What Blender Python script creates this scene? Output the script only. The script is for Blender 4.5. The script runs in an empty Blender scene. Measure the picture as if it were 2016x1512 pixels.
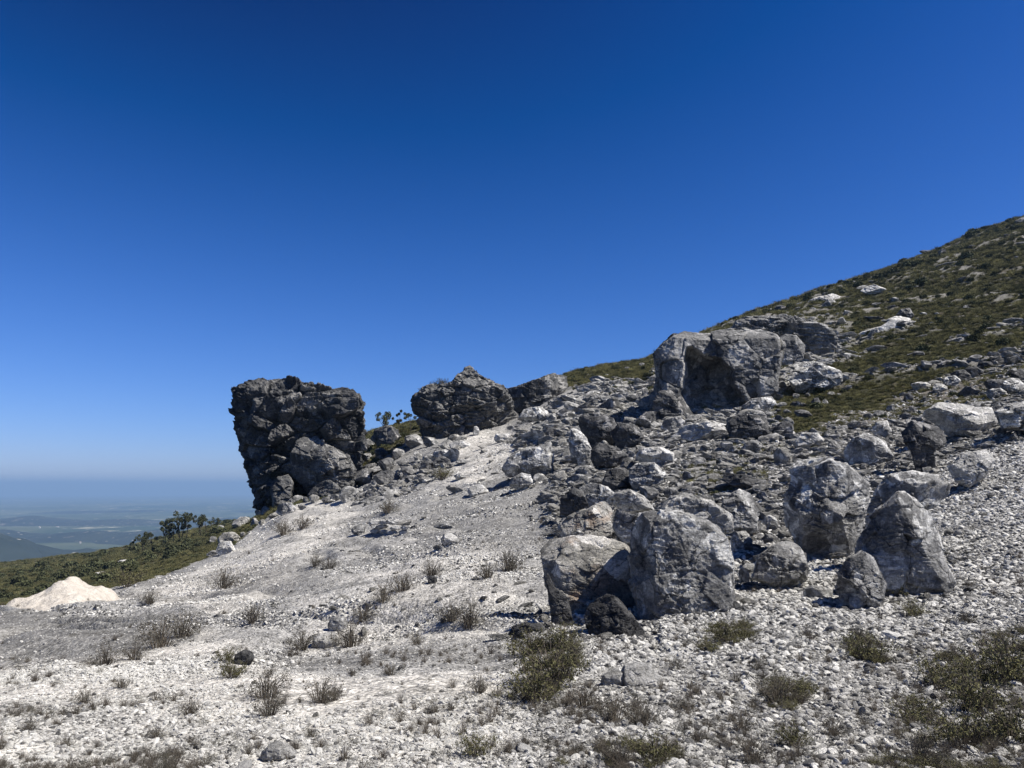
import bpy, math, random
import numpy as np
from mathutils import Vector, Matrix, Euler

R = math.radians
C = bpy.context.scene.collection
SC = bpy.context.scene
# ------------------------------------------------------------------ camera
F = 1523.0; CX = 1008.0; CY = 756.0; HOR = 955.0          # focal length, centre and eye level in photo pixels
PITCH = math.atan((HOR - CY) / F)
cd = bpy.data.cameras.new('camera'); cam = bpy.data.objects.new('camera', cd); C.objects.link(cam)
cd.sensor_width = 36; cd.lens = 36 * F / 2016; cd.clip_start = 0.1; cd.clip_end = 400000
cam.location = (0, 0, 0); cam.rotation_euler = (math.pi / 2 + PITCH, 0, 0)
SC.camera = cam
# ------------------------------------------------------------------ sky and sun
SUN_EL, SUN_AZ = 52.0, 106.0                               # azimuth clockwise from the view direction
w = bpy.data.worlds.new('World'); SC.world = w; w.use_nodes = True
wt = w.node_tree; wt.nodes.clear()
sky = wt.nodes.new('ShaderNodeTexSky'); sky.sky_type = 'NISHITA'; sky.sun_disc = False
sky.sun_elevation = R(SUN_EL); sky.sun_rotation = R(SUN_AZ)
sky.altitude = 900; sky.air_density = 1.0; sky.dust_density = 0.3; sky.ozone_density = 3.0
gam = wt.nodes.new('ShaderNodeGamma'); gam.inputs[1].default_value = 1.35
bg = wt.nodes.new('ShaderNodeBackground'); bg.inputs[1].default_value = 0.05
wo = wt.nodes.new('ShaderNodeOutputWorld')
wt.links.new(sky.outputs[0], gam.inputs[0]); 
_sep = wt.nodes.new('ShaderNodeSeparateXYZ'); _cmb = wt.nodes.new('ShaderNodeCombineXYZ'); wt.links.new(gam.outputs[0], _sep.inputs[0])
for _k, (_off, _gain, _pw) in enumerate(((0.050, 0.68, 0.95), (0.064, 0.75, 0.78), (0.16, 1.30, 0.62))):   # clear mountain air: deeper, bluer sky
    _p = _sep.outputs[_k]
    for _op, _v in (('MULTIPLY', 0.05), ('SUBTRACT', _off), ('MAXIMUM', 0.0012), ('POWER', _pw), ('MULTIPLY', _gain / 1.62 / 0.05)):
        _n = wt.nodes.new('ShaderNodeMath'); _n.operation = _op; wt.links.new(_p, _n.inputs[0]); _n.inputs[1].default_value = _v; _p = _n.outputs[0]
    wt.links.new(_p, _cmb.inputs[_k])
wt.links.new(_cmb.outputs[0], bg.inputs[0])
wt.links.new(bg.outputs[0], wo.inputs[0])
sd = bpy.data.lights.new('sun', 'SUN'); sd.energy = 4.9; sd.angle = R(0.53); sd.color = (1.0, 0.95, 0.865)
sun = bpy.data.objects.new('sun', sd); C.objects.link(sun)
sv = Vector((math.sin(R(SUN_AZ)) * math.cos(R(SUN_EL)), math.cos(R(SUN_AZ)) * math.cos(R(SUN_EL)), math.sin(R(SUN_EL))))
sun.rotation_euler = sv.to_track_quat('Z', 'Y').to_euler()
vs = SC.view_settings; vs.view_transform = 'Standard'; vs.look = 'None'; vs.gamma = 1; vs.use_curve_mapping = False; vs.exposure = 0.70
SC.cycles.max_bounces = 5; SC.cycles.diffuse_bounces = 2; SC.cycles.volume_bounces = 0

# ------------------------------------------------------------------ numeric helpers
def _h(ix, iy, iz, s):
    h = (ix.astype(np.uint32) * np.uint32(374761393) + iy.astype(np.uint32) * np.uint32(668265263)
         + iz.astype(np.uint32) * np.uint32(2147483647) + np.uint32((s * 974634777 + 12345) & 0xffffffff))
    h = (h ^ (h >> np.uint32(13))) * np.uint32(1274126177)
    h = (h ^ (h >> np.uint32(15))) * np.uint32(2246822519)
    return h ^ (h >> np.uint32(16))
def pnoise(p, seed=0):
    p = np.asarray(p, float)
    i = np.floor(p).astype(np.int64); f = p - i
    u = f * f * f * (f * (f * 6 - 15) + 10)
    out = np.zeros(len(p))
    for dx in (0, 1):
        for dy in (0, 1):
            for dz in (0, 1):
                h = _h(i[:, 0] + dx, i[:, 1] + dy, i[:, 2] + dz, seed)
                gx = ((h & np.uint32(1023)).astype(float) / 511.5 - 1)
                gy = (((h >> np.uint32(10)) & np.uint32(1023)).astype(float) / 511.5 - 1)
                gz = (((h >> np.uint32(20)) & np.uint32(1023)).astype(float) / 511.5 - 1)
                d = gx * (f[:, 0] - dx) + gy * (f[:, 1] - dy) + gz * (f[:, 2] - dz)
                wx = u[:, 0] if dx else 1 - u[:, 0]; wy = u[:, 1] if dy else 1 - u[:, 1]; wz = u[:, 2] if dz else 1 - u[:, 2]
                out += wx * wy * wz * d
    return out * 1.3
def fbm(p, seed=0, oct=4, gain=0.5):
    p = np.asarray(p, float); o = np.zeros(len(p)); a = 1.0; s = 1.0
    for k in range(oct):
        o += a * pnoise(p * s + 17.3 * k, seed + k); a *= gain; s *= 2.03
    return o
def worley(p, seed=0):
    p = np.asarray(p, float); i = np.floor(p).astype(np.int64)
    f1 = np.full(len(p), 9.0); f2 = np.full(len(p), 9.0); c = np.zeros(len(p))
    for dx in (-1, 0, 1):
        for dy in (-1, 0, 1):
            for dz in (-1, 0, 1):
                q = i + np.array([dx, dy, dz]); h = _h(q[:, 0], q[:, 1], q[:, 2], seed)
                o = np.stack([(h & np.uint32(1023)) / 1023., ((h >> np.uint32(10)) & np.uint32(1023)) / 1023., ((h >> np.uint32(20)) & np.uint32(1023)) / 1023.], 1)
                d = np.linalg.norm(q + o - p, axis=1); cr = (_h(q[:, 0], q[:, 1], q[:, 2], seed + 77) & np.uint32(65535)) / 65535.
                m = d < f1; f2 = np.where(m, f1, np.minimum(f2, d)); c = np.where(m, cr, c); f1 = np.where(m, d, f1)
    return f1, f2, c
def facets(p, seed=0):
    """cells that each carry their own tilted plane: chipped, angular faces"""
    p = np.asarray(p, float); i = np.floor(p).astype(np.int64)
    f1 = np.full(len(p), 9.0); f2 = np.full(len(p), 9.0); val = np.zeros(len(p))
    for dx in (-1, 0, 1):
        for dy in (-1, 0, 1):
            for dz in (-1, 0, 1):
                q = i + np.array([dx, dy, dz]); h = _h(q[:, 0], q[:, 1], q[:, 2], seed); g = _h(q[:, 0], q[:, 1], q[:, 2], seed + 55)
                o = np.stack([(h & np.uint32(1023)) / 1023., ((h >> np.uint32(10)) & np.uint32(1023)) / 1023., ((h >> np.uint32(20)) & np.uint32(1023)) / 1023.], 1)
                r = p - q - o; d = np.linalg.norm(r, axis=1); m = d < f1
                gx = (g & np.uint32(1023)) / 511.5 - 1; gy = ((g >> np.uint32(10)) & np.uint32(1023)) / 511.5 - 1; gz = ((g >> np.uint32(20)) & np.uint32(1023)) / 511.5 - 1
                v = gx * r[:, 0] + gy * r[:, 1] + gz * r[:, 2] + 0.30 * gx * gy * 2
                val = np.where(m, v, val); f2 = np.where(m, f1, np.minimum(f2, d)); f1 = np.where(m, d, f1)
    return f1, f2, val
def sstep(a, b, x):
    t = np.clip((x - a) / (b - a), 0, 1); return t * t * (3 - 2 * t)
def inpoly(px, py, poly):
    px = np.asarray(px, float); py = np.asarray(py, float); r = np.zeros(px.shape, bool); n = len(poly)
    for k in range(n):
        x1, y1 = poly[k]; x2, y2 = poly[(k + 1) % n]
        if y1 == y2: continue
        c = ((y1 > py) != (y2 > py)) & (px < (x2 - x1) * (py - y1) / (y2 - y1) + x1); r ^= c
    return r
def at(px, py, Y):
    """world point seen at a photo pixel, Y metres ahead"""
    a = (px - CX) / F; b = -(py - CY) / F
    c, s = math.cos(PITCH), math.sin(PITCH)
    dy = c - b * s; dz = s + b * c
    return np.array([a / dy * Y, Y, dz / dy * Y])
def proj(x, y, z):
    c, s = math.cos(PITCH), math.sin(PITCH)
    d = y * c + z * s; v = -y * s + z * c
    d = np.maximum(d, 0.01)
    return CX + F * x / d, CY - F * v / d
def mesh_np(name, v, quads, mat=None, smooth=True, tris=False):
    me = bpy.data.meshes.new(name); v = np.ascontiguousarray(v, dtype=np.float32); q = np.ascontiguousarray(quads, dtype=np.int32)
    k = q.shape[1]; me.vertices.add(len(v)); me.vertices.foreach_set('co', v.ravel())
    me.loops.add(q.size); me.loops.foreach_set('vertex_index', q.ravel())
    me.polygons.add(len(q)); me.polygons.foreach_set('loop_start', np.arange(0, q.size, k, dtype=np.int32))
    me.update(calc_edges=True)
    me.polygons.foreach_set('use_smooth', np.full(len(q), smooth, dtype=bool))
    if mat: me.materials.append(mat)
    me.validate(); return me
def link(name, me, parent=None, loc=(0, 0, 0), rot=(0, 0, 0), scale=(1, 1, 1)):
    o = bpy.data.objects.new(name, me); C.objects.link(o); o.location = loc; o.rotation_euler = rot; o.scale = scale
    if parent: o.parent = parent
    return o
def tag(o, label=None, cat=None, group=None, kind=None):
    if label: o['label'] = label
    if cat: o['category'] = cat
    if group: o['group'] = group
    if kind: o['kind'] = kind
    return o

# ------------------------------------------------------------------ materials
class NT:
    def __init__(s, name):
        s.m = bpy.data.materials.new(name); s.m.use_nodes = True; s.t = s.m.node_tree; s.t.nodes.clear()
        s.out = s.n('ShaderNodeOutputMaterial'); s.b = s.n('ShaderNodeBsdfPrincipled'); s.l(s.b.outputs[0], s.out.inputs[0])
        s.b.inputs['Roughness'].default_value = 0.9; s.b.inputs['Specular IOR Level'].default_value = 0.15
        s.co = None
    def n(s, k): return s.t.nodes.new(k)
    def l(s, a, b): s.t.links.new(a, b)
    def coord(s, which='Object', scale=(1, 1, 1), rot=(0, 0, 0)):
        if s.co is None: s.co = s.n('ShaderNodeTexCoord')
        m = s.n('ShaderNodeMapping'); m.inputs['Scale'].default_value = scale; m.inputs['Rotation'].default_value = rot
        s.l(s.co.outputs[which], m.inputs[0]); return m.outputs[0]
    def noise(s, v, scale, detail=5, rough=0.6, dist=0):
        n = s.n('ShaderNodeTexNoise'); n.inputs['Scale'].default_value = scale; n.inputs['Detail'].default_value = detail
        n.inputs['Roughness'].default_value = rough; n.inputs['Distortion'].default_value = dist
        s.l(v, n.inputs['Vector']); return n.outputs[0]
    def vor(s, v, scale, feature='F1', out='Distance', rnd=1.0):
        n = s.n('ShaderNodeTexVoronoi'); n.feature = feature; n.inputs['Scale'].default_value = scale; n.inputs['Randomness'].default_value = rnd
        s.l(v, n.inputs['Vector']); return n.outputs[out]
    def ramp(s, f, pts):
        r = s.n('ShaderNodeValToRGB'); e = r.color_ramp.elements
        while len(e) < len(pts): e.new(0.5)
        for k, (p, c) in enumerate(pts):
            e[k].position = p; e[k].color = (c, c, c, 1) if not isinstance(c, tuple) else (*c, 1)
        s.l(f, r.inputs[0]); return r.outputs[0]
    def mix(s, f, a, b, mode='MIX'):
        m = s.n('ShaderNodeMix'); m.data_type = 'RGBA'; m.blend_type = mode
        for val, i in ((f, 0), (a, 6), (b, 7)):
            if isinstance(val, (int, float)): m.inputs[i].default_value = val if i == 0 else (val, val, val, 1)
            elif isinstance(val, tuple): m.inputs[i].default_value = (*val, 1)
            else: s.l(val, m.inputs[i])
        return m.outputs[2]
    def math(s, op, a, b=0.0):
        m = s.n('ShaderNodeMath'); m.operation = op
        for val, i in ((a, 0), (b, 1)):
            if isinstance(val, (int, float)): m.inputs[i].default_value = val
            else: s.l(val, m.inputs[i])
        return m.outputs[0]
    def attr(s, name):
        a = s.n('ShaderNodeAttribute'); a.attribute_name = name; return a.outputs['Fac']
    def bump(s, h, strength, dist, prev=None):
        b = s.n('ShaderNodeBump'); b.inputs['Strength'].default_value = strength; b.inputs['Distance'].default_value = dist
        s.l(h, b.inputs['Height'])
        if prev is not None: s.l(prev, b.inputs['Normal'])
        return b.outputs[0]
    def fin(s, col, nrm=None):
        if isinstance(col, tuple): s.b.inputs['Base Color'].default_value = (*col, 1)
        else: s.l(col, s.b.inputs['Base Color'])
        if nrm is not None: s.l(nrm, s.b.inputs['Normal'])
        return s.m

def rock_mat(name, dark, mid, pale, sc=1.0, palefrac=0.55, stain=(0.50, 0.49, 0.46), darkfrac=0.42, bedding=1.0, rust=0.0):
    """sc: texture frequency per metre"""
    n = NT(name)
    co = n.coord('Object'); cb = n.coord('Object', (1, 1, 5.5), (0.10, -0.12, 0)); cv = n.coord('Object', (4.5, 4.5, 0.7))
    a = n.noise(co, 0.9 * sc, 8, 0.62, 0.4)
    c = n.mix(n.ramp(a, [(darkfrac - 0.09, 0.0), (darkfrac + 0.10, 1.0)]), dark, mid)
    p = n.noise(co, 1.7 * sc, 9, 0.68, 0.8)
    c = n.mix(n.ramp(p, [(palefrac, 0.0), (palefrac + 0.07, 1.0)]), c, pale)
    vst = n.noise(cv, 1.1 * sc, 6, 0.6)
    c = n.mix(n.math('MULTIPLY', n.ramp(vst, [(0.56, 0.0), (0.68, 1.0)]), 0.55), c, stain)
    vdk = n.noise(cv, 0.8 * sc, 7, 0.65, 0.3)
    c = n.mix(n.math('MULTIPLY', n.ramp(vdk, [(0.36, 1.0), (0.47, 0.0)]), 0.6), c, dark)
    if rust: c = n.mix(n.math('MULTIPLY', n.ramp(n.noise(co, 0.7 * sc, 4), [(0.52, 0.0), (0.64, 1.0)]), rust), c, (0.30, 0.20, 0.13))
    dn = n.n('ShaderNodeTexNoise'); dn.inputs['Scale'].default_value = 1.6 * sc; dn.inputs['Detail'].default_value = 6; n.l(co, dn.inputs['Vector'])
    wm = n.n('ShaderNodeVectorMath'); wm.operation = 'MULTIPLY_ADD'; n.l(dn.outputs['Color'], wm.inputs[0]); wm.inputs[1].default_value = (0.75 / sc,) * 3; n.l(co, wm.inputs[2])
    sp_ = n.n('ShaderNodeSeparateColor'); n.l(n.vor(wm.outputs[0], 1.5 * sc, out='Color'), sp_.inputs[0])
    c = n.mix(n.math('MULTIPLY', n.ramp(sp_.outputs[0], [(0.80, 0.0), (0.815, 1.0)]), n.ramp(p, [(0.42, 0.0), (0.50, 0.8)])), c, pale)
    c = n.mix(n.math('MULTIPLY', n.ramp(sp_.outputs[1], [(0.76, 0.0), (0.78, 1.0)]), 0.55), c, dark)
    ck = n.vor(wm.outputs[0], 0.85 * sc, 'DISTANCE_TO_EDGE'); ckm = n.ramp(ck, [(0.0, 1.0), (0.018, 0.0)])
    ckm = n.math('MULTIPLY', ckm, n.ramp(a, [(0.42, 0.0), (0.52, 1.0)])); c = n.mix(n.math('MULTIPLY', ckm, 0.75), c, (dark[0] * .5, dark[1] * .5, dark[2] * .5))
    fn = n.noise(co, 14 * sc, 6, 0.75)
    c = n.mix(0.8, c, n.ramp(fn, [(0.30, 0.35), (0.5, 1.0), (0.72, 1.6)]), 'MULTIPLY')
    sk = n.noise(co, 42 * sc, 3, 0.8); c = n.mix(0.6, c, n.ramp(sk, [(0.34, 0.5), (0.5, 1.0), (0.66, 1.45)]), 'MULTIPLY')
    bd = n.noise(cb, 2.6 * sc, 7, 0.72, 0.5)
    c = n.mix(0.55 * bedding, c, n.ramp(bd, [(0.38, 0.35), (0.50, 1.0), (0.66, 1.35)]), 'MULTIPLY')
    h = n.bump(n.noise(co, 3.5 * sc, 10, 0.72), 0.8, 0.09 / sc)
    h = n.bump(bd, 0.7, 0.06 / sc * bedding + 0.001, h)
    h = n.bump(fn, 1.0, 0.035 / sc, h); h = n.bump(sk, 0.8, 0.010 / sc, h); h = n.bump(n.math('SUBTRACT', 1.0, ckm), 0.8, 0.05 / sc, h)
    return n.fin(c, h)
G_ = lambda r, g=None, b=None: (r, g if g is not None else r, b if b is not None else r)
M_tower = rock_mat('tower_rock', (0.045, 0.047, 0.051), (0.135, 0.133, 0.13), (0.30, 0.292, 0.275), 0.33, 0.58, (0.27, 0.26, 0.25), 0.46, 1.0)
M_outcrop = rock_mat('outcrop_rock', (0.052, 0.053, 0.056), (0.17, 0.167, 0.16), (0.34, 0.33, 0.31), 0.35, 0.57, (0.38, 0.37, 0.35), 0.44, 1.0)
M_grey = rock_mat('grey_boulder', (0.075, 0.075, 0.076), (0.34, 0.335, 0.323), (0.70, 0.69, 0.66), 1.1, 0.51, (0.55, 0.54, 0.51), 0.43, 0.8)
M_dark = rock_mat('dark_boulder', (0.038, 0.039, 0.042), (0.125, 0.122, 0.118), (0.33, 0.32, 0.31), 1.1, 0.60, (0.2, 0.2, 0.19), 0.48, 0.8)
M_pale = rock_mat('pale_boulder', (0.18, 0.177, 0.17), (0.46, 0.45, 0.425), (0.70, 0.68, 0.645), 1.1, 0.52, (0.5, 0.48, 0.44), 0.38, 0.7)
M_cliff = rock_mat('cliff_rock', (0.06, 0.062, 0.066), (0.25, 0.247, 0.24), (0.48, 0.47, 0.45), 0.30, 0.55, (0.48, 0.47, 0.45), 0.42, 0.7)
M_rust = rock_mat('rust_stained_boulder', (0.11, 0.107, 0.10), (0.38, 0.366, 0.335), (0.74, 0.715, 0.67), 1.3, 0.55, (0.55, 0.52, 0.46), 0.42, 0.8, rust=0.75)

# ------------------------------------------------------------------ terrain: a height field over (sideways slope, log distance)
YN = np.array([1.2, 2, 3.5, 5, 7, 10, 14, 20, 28, 40, 55, 75, 100, 135, 180, 250, 350, 500, 700, 1000, 1400.])
TAB = {
 -1400: [3150, 2291, 1708, 1512, 1445, 1395, 1365, 1345, 1335, 1330, 1330, 1330, 1325, 1320, 1310, 1300, 1290, 1280, 1280, 1330, 1500],
 -700: [3150, 2291, 1708, 1512, 1440, 1385, 1350, 1325, 1310, 1300, 1300, 1300, 1295, 1285, 1270, 1250, 1230, 1210, 1210, 1290, 1500],
 -200: [3150, 2291, 1708, 1512, 1430, 1365, 1320, 1285, 1256, 1232, 1240, 1252, 1252, 1240, 1222, 1198, 1170, 1142, 1150, 1250, 1500],
 0:    [3150, 2291, 1708, 1512, 1425, 1355, 1303, 1260, 1226, 1196, 1204, 1216, 1216, 1204, 1186, 1160, 1134, 1114, 1122, 1230, 1500],
 220:  [3150, 2291, 1708, 1512, 1420, 1345, 1288, 1243, 1207, 1178, 1160, 1164, 1172, 1166, 1150, 1130, 1108, 1087, 1097, 1220, 1500],
 420:  [3150, 2291, 1708, 1512, 1418, 1338, 1278, 1228, 1186, 1150, 1118, 1092, 1094, 1098, 1092, 1076, 1058, 1042, 1056, 1200, 1500],
 500:  [3150, 2291, 1708, 1512, 1416, 1334, 1272, 1219, 1174, 1132, 1093, 1060, 1038, 1032, 1034, 1034, 1034, 1034, 1056, 1200, 1500],
 560:  [3150, 2291, 1708, 1512, 1415, 1330, 1266, 1210, 1162, 1115, 1070, 1030, 1003, 1004, 1012, 1018, 1020, 1024, 1056, 1200, 1500],
 700:  [3150, 2291, 1708, 1512, 1412, 1323, 1253, 1192, 1140, 1088, 1038, 998, 972, 942, 874, 884, 930, 1000, 1050, 1200, 1500],
 850:  [3150, 2291, 1708, 1512, 1410, 1317, 1243, 1177, 1120, 1062, 1005, 950, 905, 862, 838, 850, 900, 960, 1040, 1200, 1500],
 1000: [3150, 2291, 1708, 1512, 1408, 1312, 1235, 1163, 1100, 1036, 970, 908, 866, 836, 812, 802, 830, 900, 1000, 1200, 1500],
 1130: [3150, 2291, 1708, 1512, 1406, 1308, 1228, 1152, 1083, 1013, 940, 874, 820, 778, 745, 738, 760, 840, 980, 1200, 1500],
 1290: [3150, 2291, 1708, 1512, 1404, 1303, 1220, 1140, 1062, 985, 910, 848, 800, 745, 708, 704, 720, 780, 940, 1200, 1500],
 1450: [3150, 2291, 1708, 1512, 1403, 1300, 1214, 1134, 1052, 970, 893, 828, 765, 700, 645, 634, 645, 700, 860, 1150, 1500],
 1600: [3150, 2291, 1708, 1512, 1402, 1298, 1209, 1126, 1042, 957, 880, 812, 750, 690, 635, 592, 580, 596, 700, 1100, 1500],
 1800: [3150, 2291, 1708, 1510, 1400, 1293, 1200, 1108, 1019, 934, 860, 793, 730, 668, 612, 560, 522, 515, 545, 900, 1500],
 2016: [3150, 2291, 1700, 1505, 1390, 1278, 1177, 1072, 972, 883, 812, 748, 688, 628, 567, 502, 450, 426, 435, 700, 1500],
 2300: [3150, 2285, 1695, 1500, 1380, 1258, 1148, 1035, 930, 836, 760, 692, 628, 560, 490, 420, 360, 322, 312, 500, 1500],
 2900: [3150, 2280, 1690, 1490, 1365, 1230, 1100, 975, 858, 758, 676, 600, 530, 455, 380, 310, 250, 202, 200, 400, 1500],
 3600: [3150, 2280, 1685, 1485, 1350, 1205, 1060, 920, 800, 700, 616, 540, 470, 395, 320, 250, 190, 150, 150, 350, 1500]}
colp = np.array(sorted(TAB)); tabv = np.array([TAB[k] for k in colp], float)
NS, NU = 1100, 1000
sgrid = np.linspace((-1350 - CX) / F, (3500 - CX) / F, NS)
umin, umax = math.log(1.25), math.log(1390)
ugrid = np.linspace(umin, umax, NU)
def pchip(xk, yk, x):
    h = np.diff(xk)[:, None]; d = np.diff(yk, axis=0) / h; m = np.zeros_like(yk)
    w1 = 2 * h[1:] + h[:-1]; w2 = h[1:] + 2 * h[:-1]
    with np.errstate(divide='ignore', invalid='ignore'):
        mm = (w1 + w2) / (w1 / d[:-1] + w2 / d[1:])
    m[1:-1] = np.where(d[:-1] * d[1:] > 0, mm, 0.0); m[0] = d[0]; m[-1] = d[-1]
    k = np.clip(np.searchsorted(xk, x) - 1, 0, len(xk) - 2); t = ((x - xk[k]) / np.diff(xk)[k])[:, None]; hh = h[k]
    return (2*t**3-3*t**2+1)*yk[k] + (t**3-2*t**2+t)*hh*m[k] + (-2*t**3+3*t**2)*yk[k+1] + (t**3-t**2)*hh*m[k+1]
pyc = pchip(np.log(YN), tabv.T.copy(), ugrid)            # NU x cols
# slopes (z/Y) of each table cell
ang = PITCH - np.arctan((pyc - CY) / F)
slope = np.tan(ang)                                      # NU x cols
# true sideways slope of each column depends on the height: resample per row
SL = np.zeros((NU, NS))
for r_ in range(NU):
    sc_ = (colp - CX) / F * (math.cos(PITCH) + slope[r_] * math.sin(PITCH))
    SL[r_] = pchip(sc_, slope[r_][:, None].copy(), sgrid)[:, 0]
# soften the kinks between table rows
for _ in range(10):
    SL[1:-1] = (SL[:-2] + 2 * SL[1:-1] + SL[2:]) / 4; SL[:, 1:-1] = (SL[:, :-2] + 2 * SL[:, 1:-1] + SL[:, 2:]) / 4
YG = np.exp(ugrid)[:, None] * np.ones((1, NS)); XG = YG * sgrid[None, :]; ZG = YG * SL
PX, PY = proj(XG, YG, ZG)
pts = np.stack([XG.ravel(), YG.ravel(), ZG.ravel() * 0], 1); Yf = YG.ravel()
# surface kinds
fx, fy = PX.ravel(), PY.ravel()
edge = fbm(pts * np.array([0.05, 0.05, 1]), 5, 4) ; edge2 = fbm(pts * np.array([0.4, 0.4, 1]), 9, 3)
jx, jy = fx + edge * 40 + edge2 * 12, fy + edge2 * 14 + edge * 14
crest = np.interp(fx, [-700, -200, 0, 220, 420, 500, 560, 640, 700, 850, 1000, 1130, 1290, 4000], [38, 40, 41, 56, 74, 92, 98, 104, 125, 150, 150, 150, 130, 100])
veg = sstep(1.0, 1.10, Yf / (crest * (1 + edge * 0.10))) * (jx < 1330)
green = [(1660, 690), (1680, 600), (1700, 540), (2050, 380), (3600, 0), (3600, 700), (2100, 650), (2016, 690), (1900, 735), (1760, 785), (1640, 815), (1600, 850), (1540, 850), (1510, 800), (1600, 740)]
veg = np.maximum(veg, inpoly(jx, jy, green) * 1.0)
veg = np.maximum(veg, ((Yf > 135) & (jy < 660 - (jx - 1400) * 0.30)) * 0.9)
brown = inpoly(jx, jy, [(1850, 750), (2016, 690), (2300, 560), (3400, 400), (3400, 760), (2100, 800), (1960, 790), (1860, 800), (1650, 850), (1580, 850), (1700, 790)]) * 1.0
brown = np.maximum(brown, inpoly(jx, jy, [(1330, 925), (1420, 905), (1520, 930), (1500, 985), (1400, 985)]) * 0.8)
brown = np.maximum(brown, 0.5 * inpoly(jx, jy, [(1420, 860), (1660, 850), (1640, 900), (1520, 920), (1430, 900)]))
rocky = inpoly(jx, jy, [(1000, 870), (1110, 790), (1280, 770), (1500, 800), (1560, 700), (1430, 640), (1480, 610), (1660, 600), (1660, 700), (1540, 850), (1900, 810), (2100, 720), (2100, 850), (1850, 930), (1700, 1050), (1440, 1060), (1080, 1050), (1060, 950)]) * 1.0
rocky = np.maximum(rocky, inpoly(jx, jy, [(400, 1100), (420, 1040), (560, 985), (700, 960), (860, 880), (900, 850), (880, 940), (760, 985), (640, 985), (560, 1010), (450, 1090)]) * 0.8) * (1 - veg * 0.7)
pale = inpoly(jx, jy, [(880, 960), (900, 850), (1010, 845), (1010, 880), (960, 960)]) * 1.0
pale = np.maximum(pale, inpoly(jx, jy, [(-900, 1290), (200, 1290), (420, 1240), (560, 1290), (700, 1330), (960, 1300), (1020, 1400), (900, 1900), (-1400, 1900)]) * 0.85)
pale = np.maximum(pale, inpoly(jx, jy, [(250, 1170), (430, 1095), (600, 990), (700, 985), (720, 1040), (560, 1100), (600, 1160), (420, 1200)]) * 0.7)
pale = np.maximum(pale, inpoly(jx, jy, [(600, 1160), (760, 1110), (980, 1060), (1000, 1100), (1020, 1240), (800, 1260), (600, 1260)]) * 0.45)
dim = inpoly(jx, jy, [(-600, 1215), (180, 1205), (320, 1215), (300, 1270), (100, 1310), (-600, 1320)]) * 1.0
dim = np.maximum(dim, inpoly(jx, jy, [(410, 1170), (470, 1120), (640, 1105), (640, 1130), (540, 1165)]) * 0.8)
dim = np.maximum(dim, inpoly(jx, jy, [(780, 1110), (820, 1020), (900, 990), (1080, 960), (1090, 1050), (1000, 1080)]) * 0.55)
dim = np.maximum(dim, inpoly(jx, jy, [(1060, 1430), (1300, 1300), (1500, 1200), (1900, 1180), (2300, 1100), (2600, 1900), (1000, 1900)]) * 0.55)
dim = np.maximum(dim, inpoly(jx, jy, [(1780, 1340), (1900, 1230), (2100, 1200), (2400, 1900), (1700, 1900)]) * 1.0)
def blur(a, k=3):
    a = a.reshape(NU, NS).astype(float)
    for _ in range(k):
        a[1:-1] = (a[:-2] + 2 * a[1:-1] + a[2:]) / 4; a[:, 1:-1] = (a[:, :-2] + 2 * a[:, 1:-1] + a[:, 2:]) / 4
    return a.ravel()
rocky = np.maximum(rocky, ((Yf > 84) & (fx > 1150)) * 0.9)
veg = np.maximum(veg, ((Yf > 150) & (fx > 1300)) * 0.9)
hl = fbm(np.stack([(pts[:, 0] + pts[:, 1] * .3) / 26, (pts[:, 1] - pts[:, 0] * .25) / 11, pts[:, 2]], 1), 55, 5) + 0.25 * (fx < 1680)
hr = sstep(0.17, 0.30, hl) * (Yf > 85) * (fx > 1280)
veg = veg * (1 - 0.75 * hr); rocky = np.maximum(rocky, hr); brown = np.maximum(brown, 0.55 * (hr > .2))
bands = fbm(np.stack([(pts[:, 0] * .6 - pts[:, 1] * .5) / 7, (pts[:, 0] * .4 + pts[:, 1]) / 3.2, pts[:, 2]], 1), 88, 4)
dim = np.maximum(dim, 0.75 * sstep(0.16, 0.42, bands) * (Yf > 7)) ; pale = np.clip(pale - 0.5 * sstep(-.05, .3, bands), 0, 1)
veg, brown, rocky, pale, dim = [blur(m_, k_) for m_, k_ in ((veg, 3), (brown, 5), (rocky, 6), (pale, 14), (dim, 12))]
hrb = blur(hr, 2)
# relief
fade = lambda lam: sstep(1.2, 5.0, lam / (Yf * 0.004 + 1e-6))      # skip wavelengths finer than the grid
rel = 0.24 * fbm(pts * np.array([1 / 6., 1 / 6., 1]), 21, 3) * sstep(6, 20, Yf)
rel += 0.05 * fbm(pts * np.array([1 / 1.7, 1 / 1.7, 1]), 22, 3) * fade(1.0)
rel += 0.022 * fbm(pts * np.array([1 / .45, 1 / .45, 1]), 23, 3) * fade(0.3)
rel += sstep(40, 90, Yf) * 0.9 * fbm(pts * np.array([1 / 22., 1 / 22., 1]), 24, 4)
rel += sstep(120, 260, Yf) * 3.2 * fbm(pts * np.array([1 / 60., 1 / 60., 1]), 25, 6, 0.55)
rel += sstep(90, 170, Yf) * 0.9 * fbm(pts * np.array([1 / 8., 1 / 8., 1]), 27, 3)
tn = fbm(np.stack([(pts[:, 0] * .8 - pts[:, 1] * .45) / 17, (pts[:, 0] * .45 + pts[:, 1] * .8) / 8, pts[:, 2]], 1), 93, 3) * 3.2
tf = tn % 1; rel += 0.55 * (sstep(0.55, 0.98, tf) - tf) * sstep(7, 20, Yf) * (1 - rocky) * (1 - veg) * (fx < 1300)
coarse = sstep(-0.10, 0.28, fbm(pts * np.array([.16, .22, 1]), 97, 4)); coarse = np.maximum(coarse, sstep(1050, 1300, fx + edge * 60))
zb = ZG.ravel() + rel
step = 0.38
ph = (zb + 0.25 * XG.ravel() * 0.2 + 0.5 * fbm(pts * np.array([.12, .12, 1]), 31, 3)) / step
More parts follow.
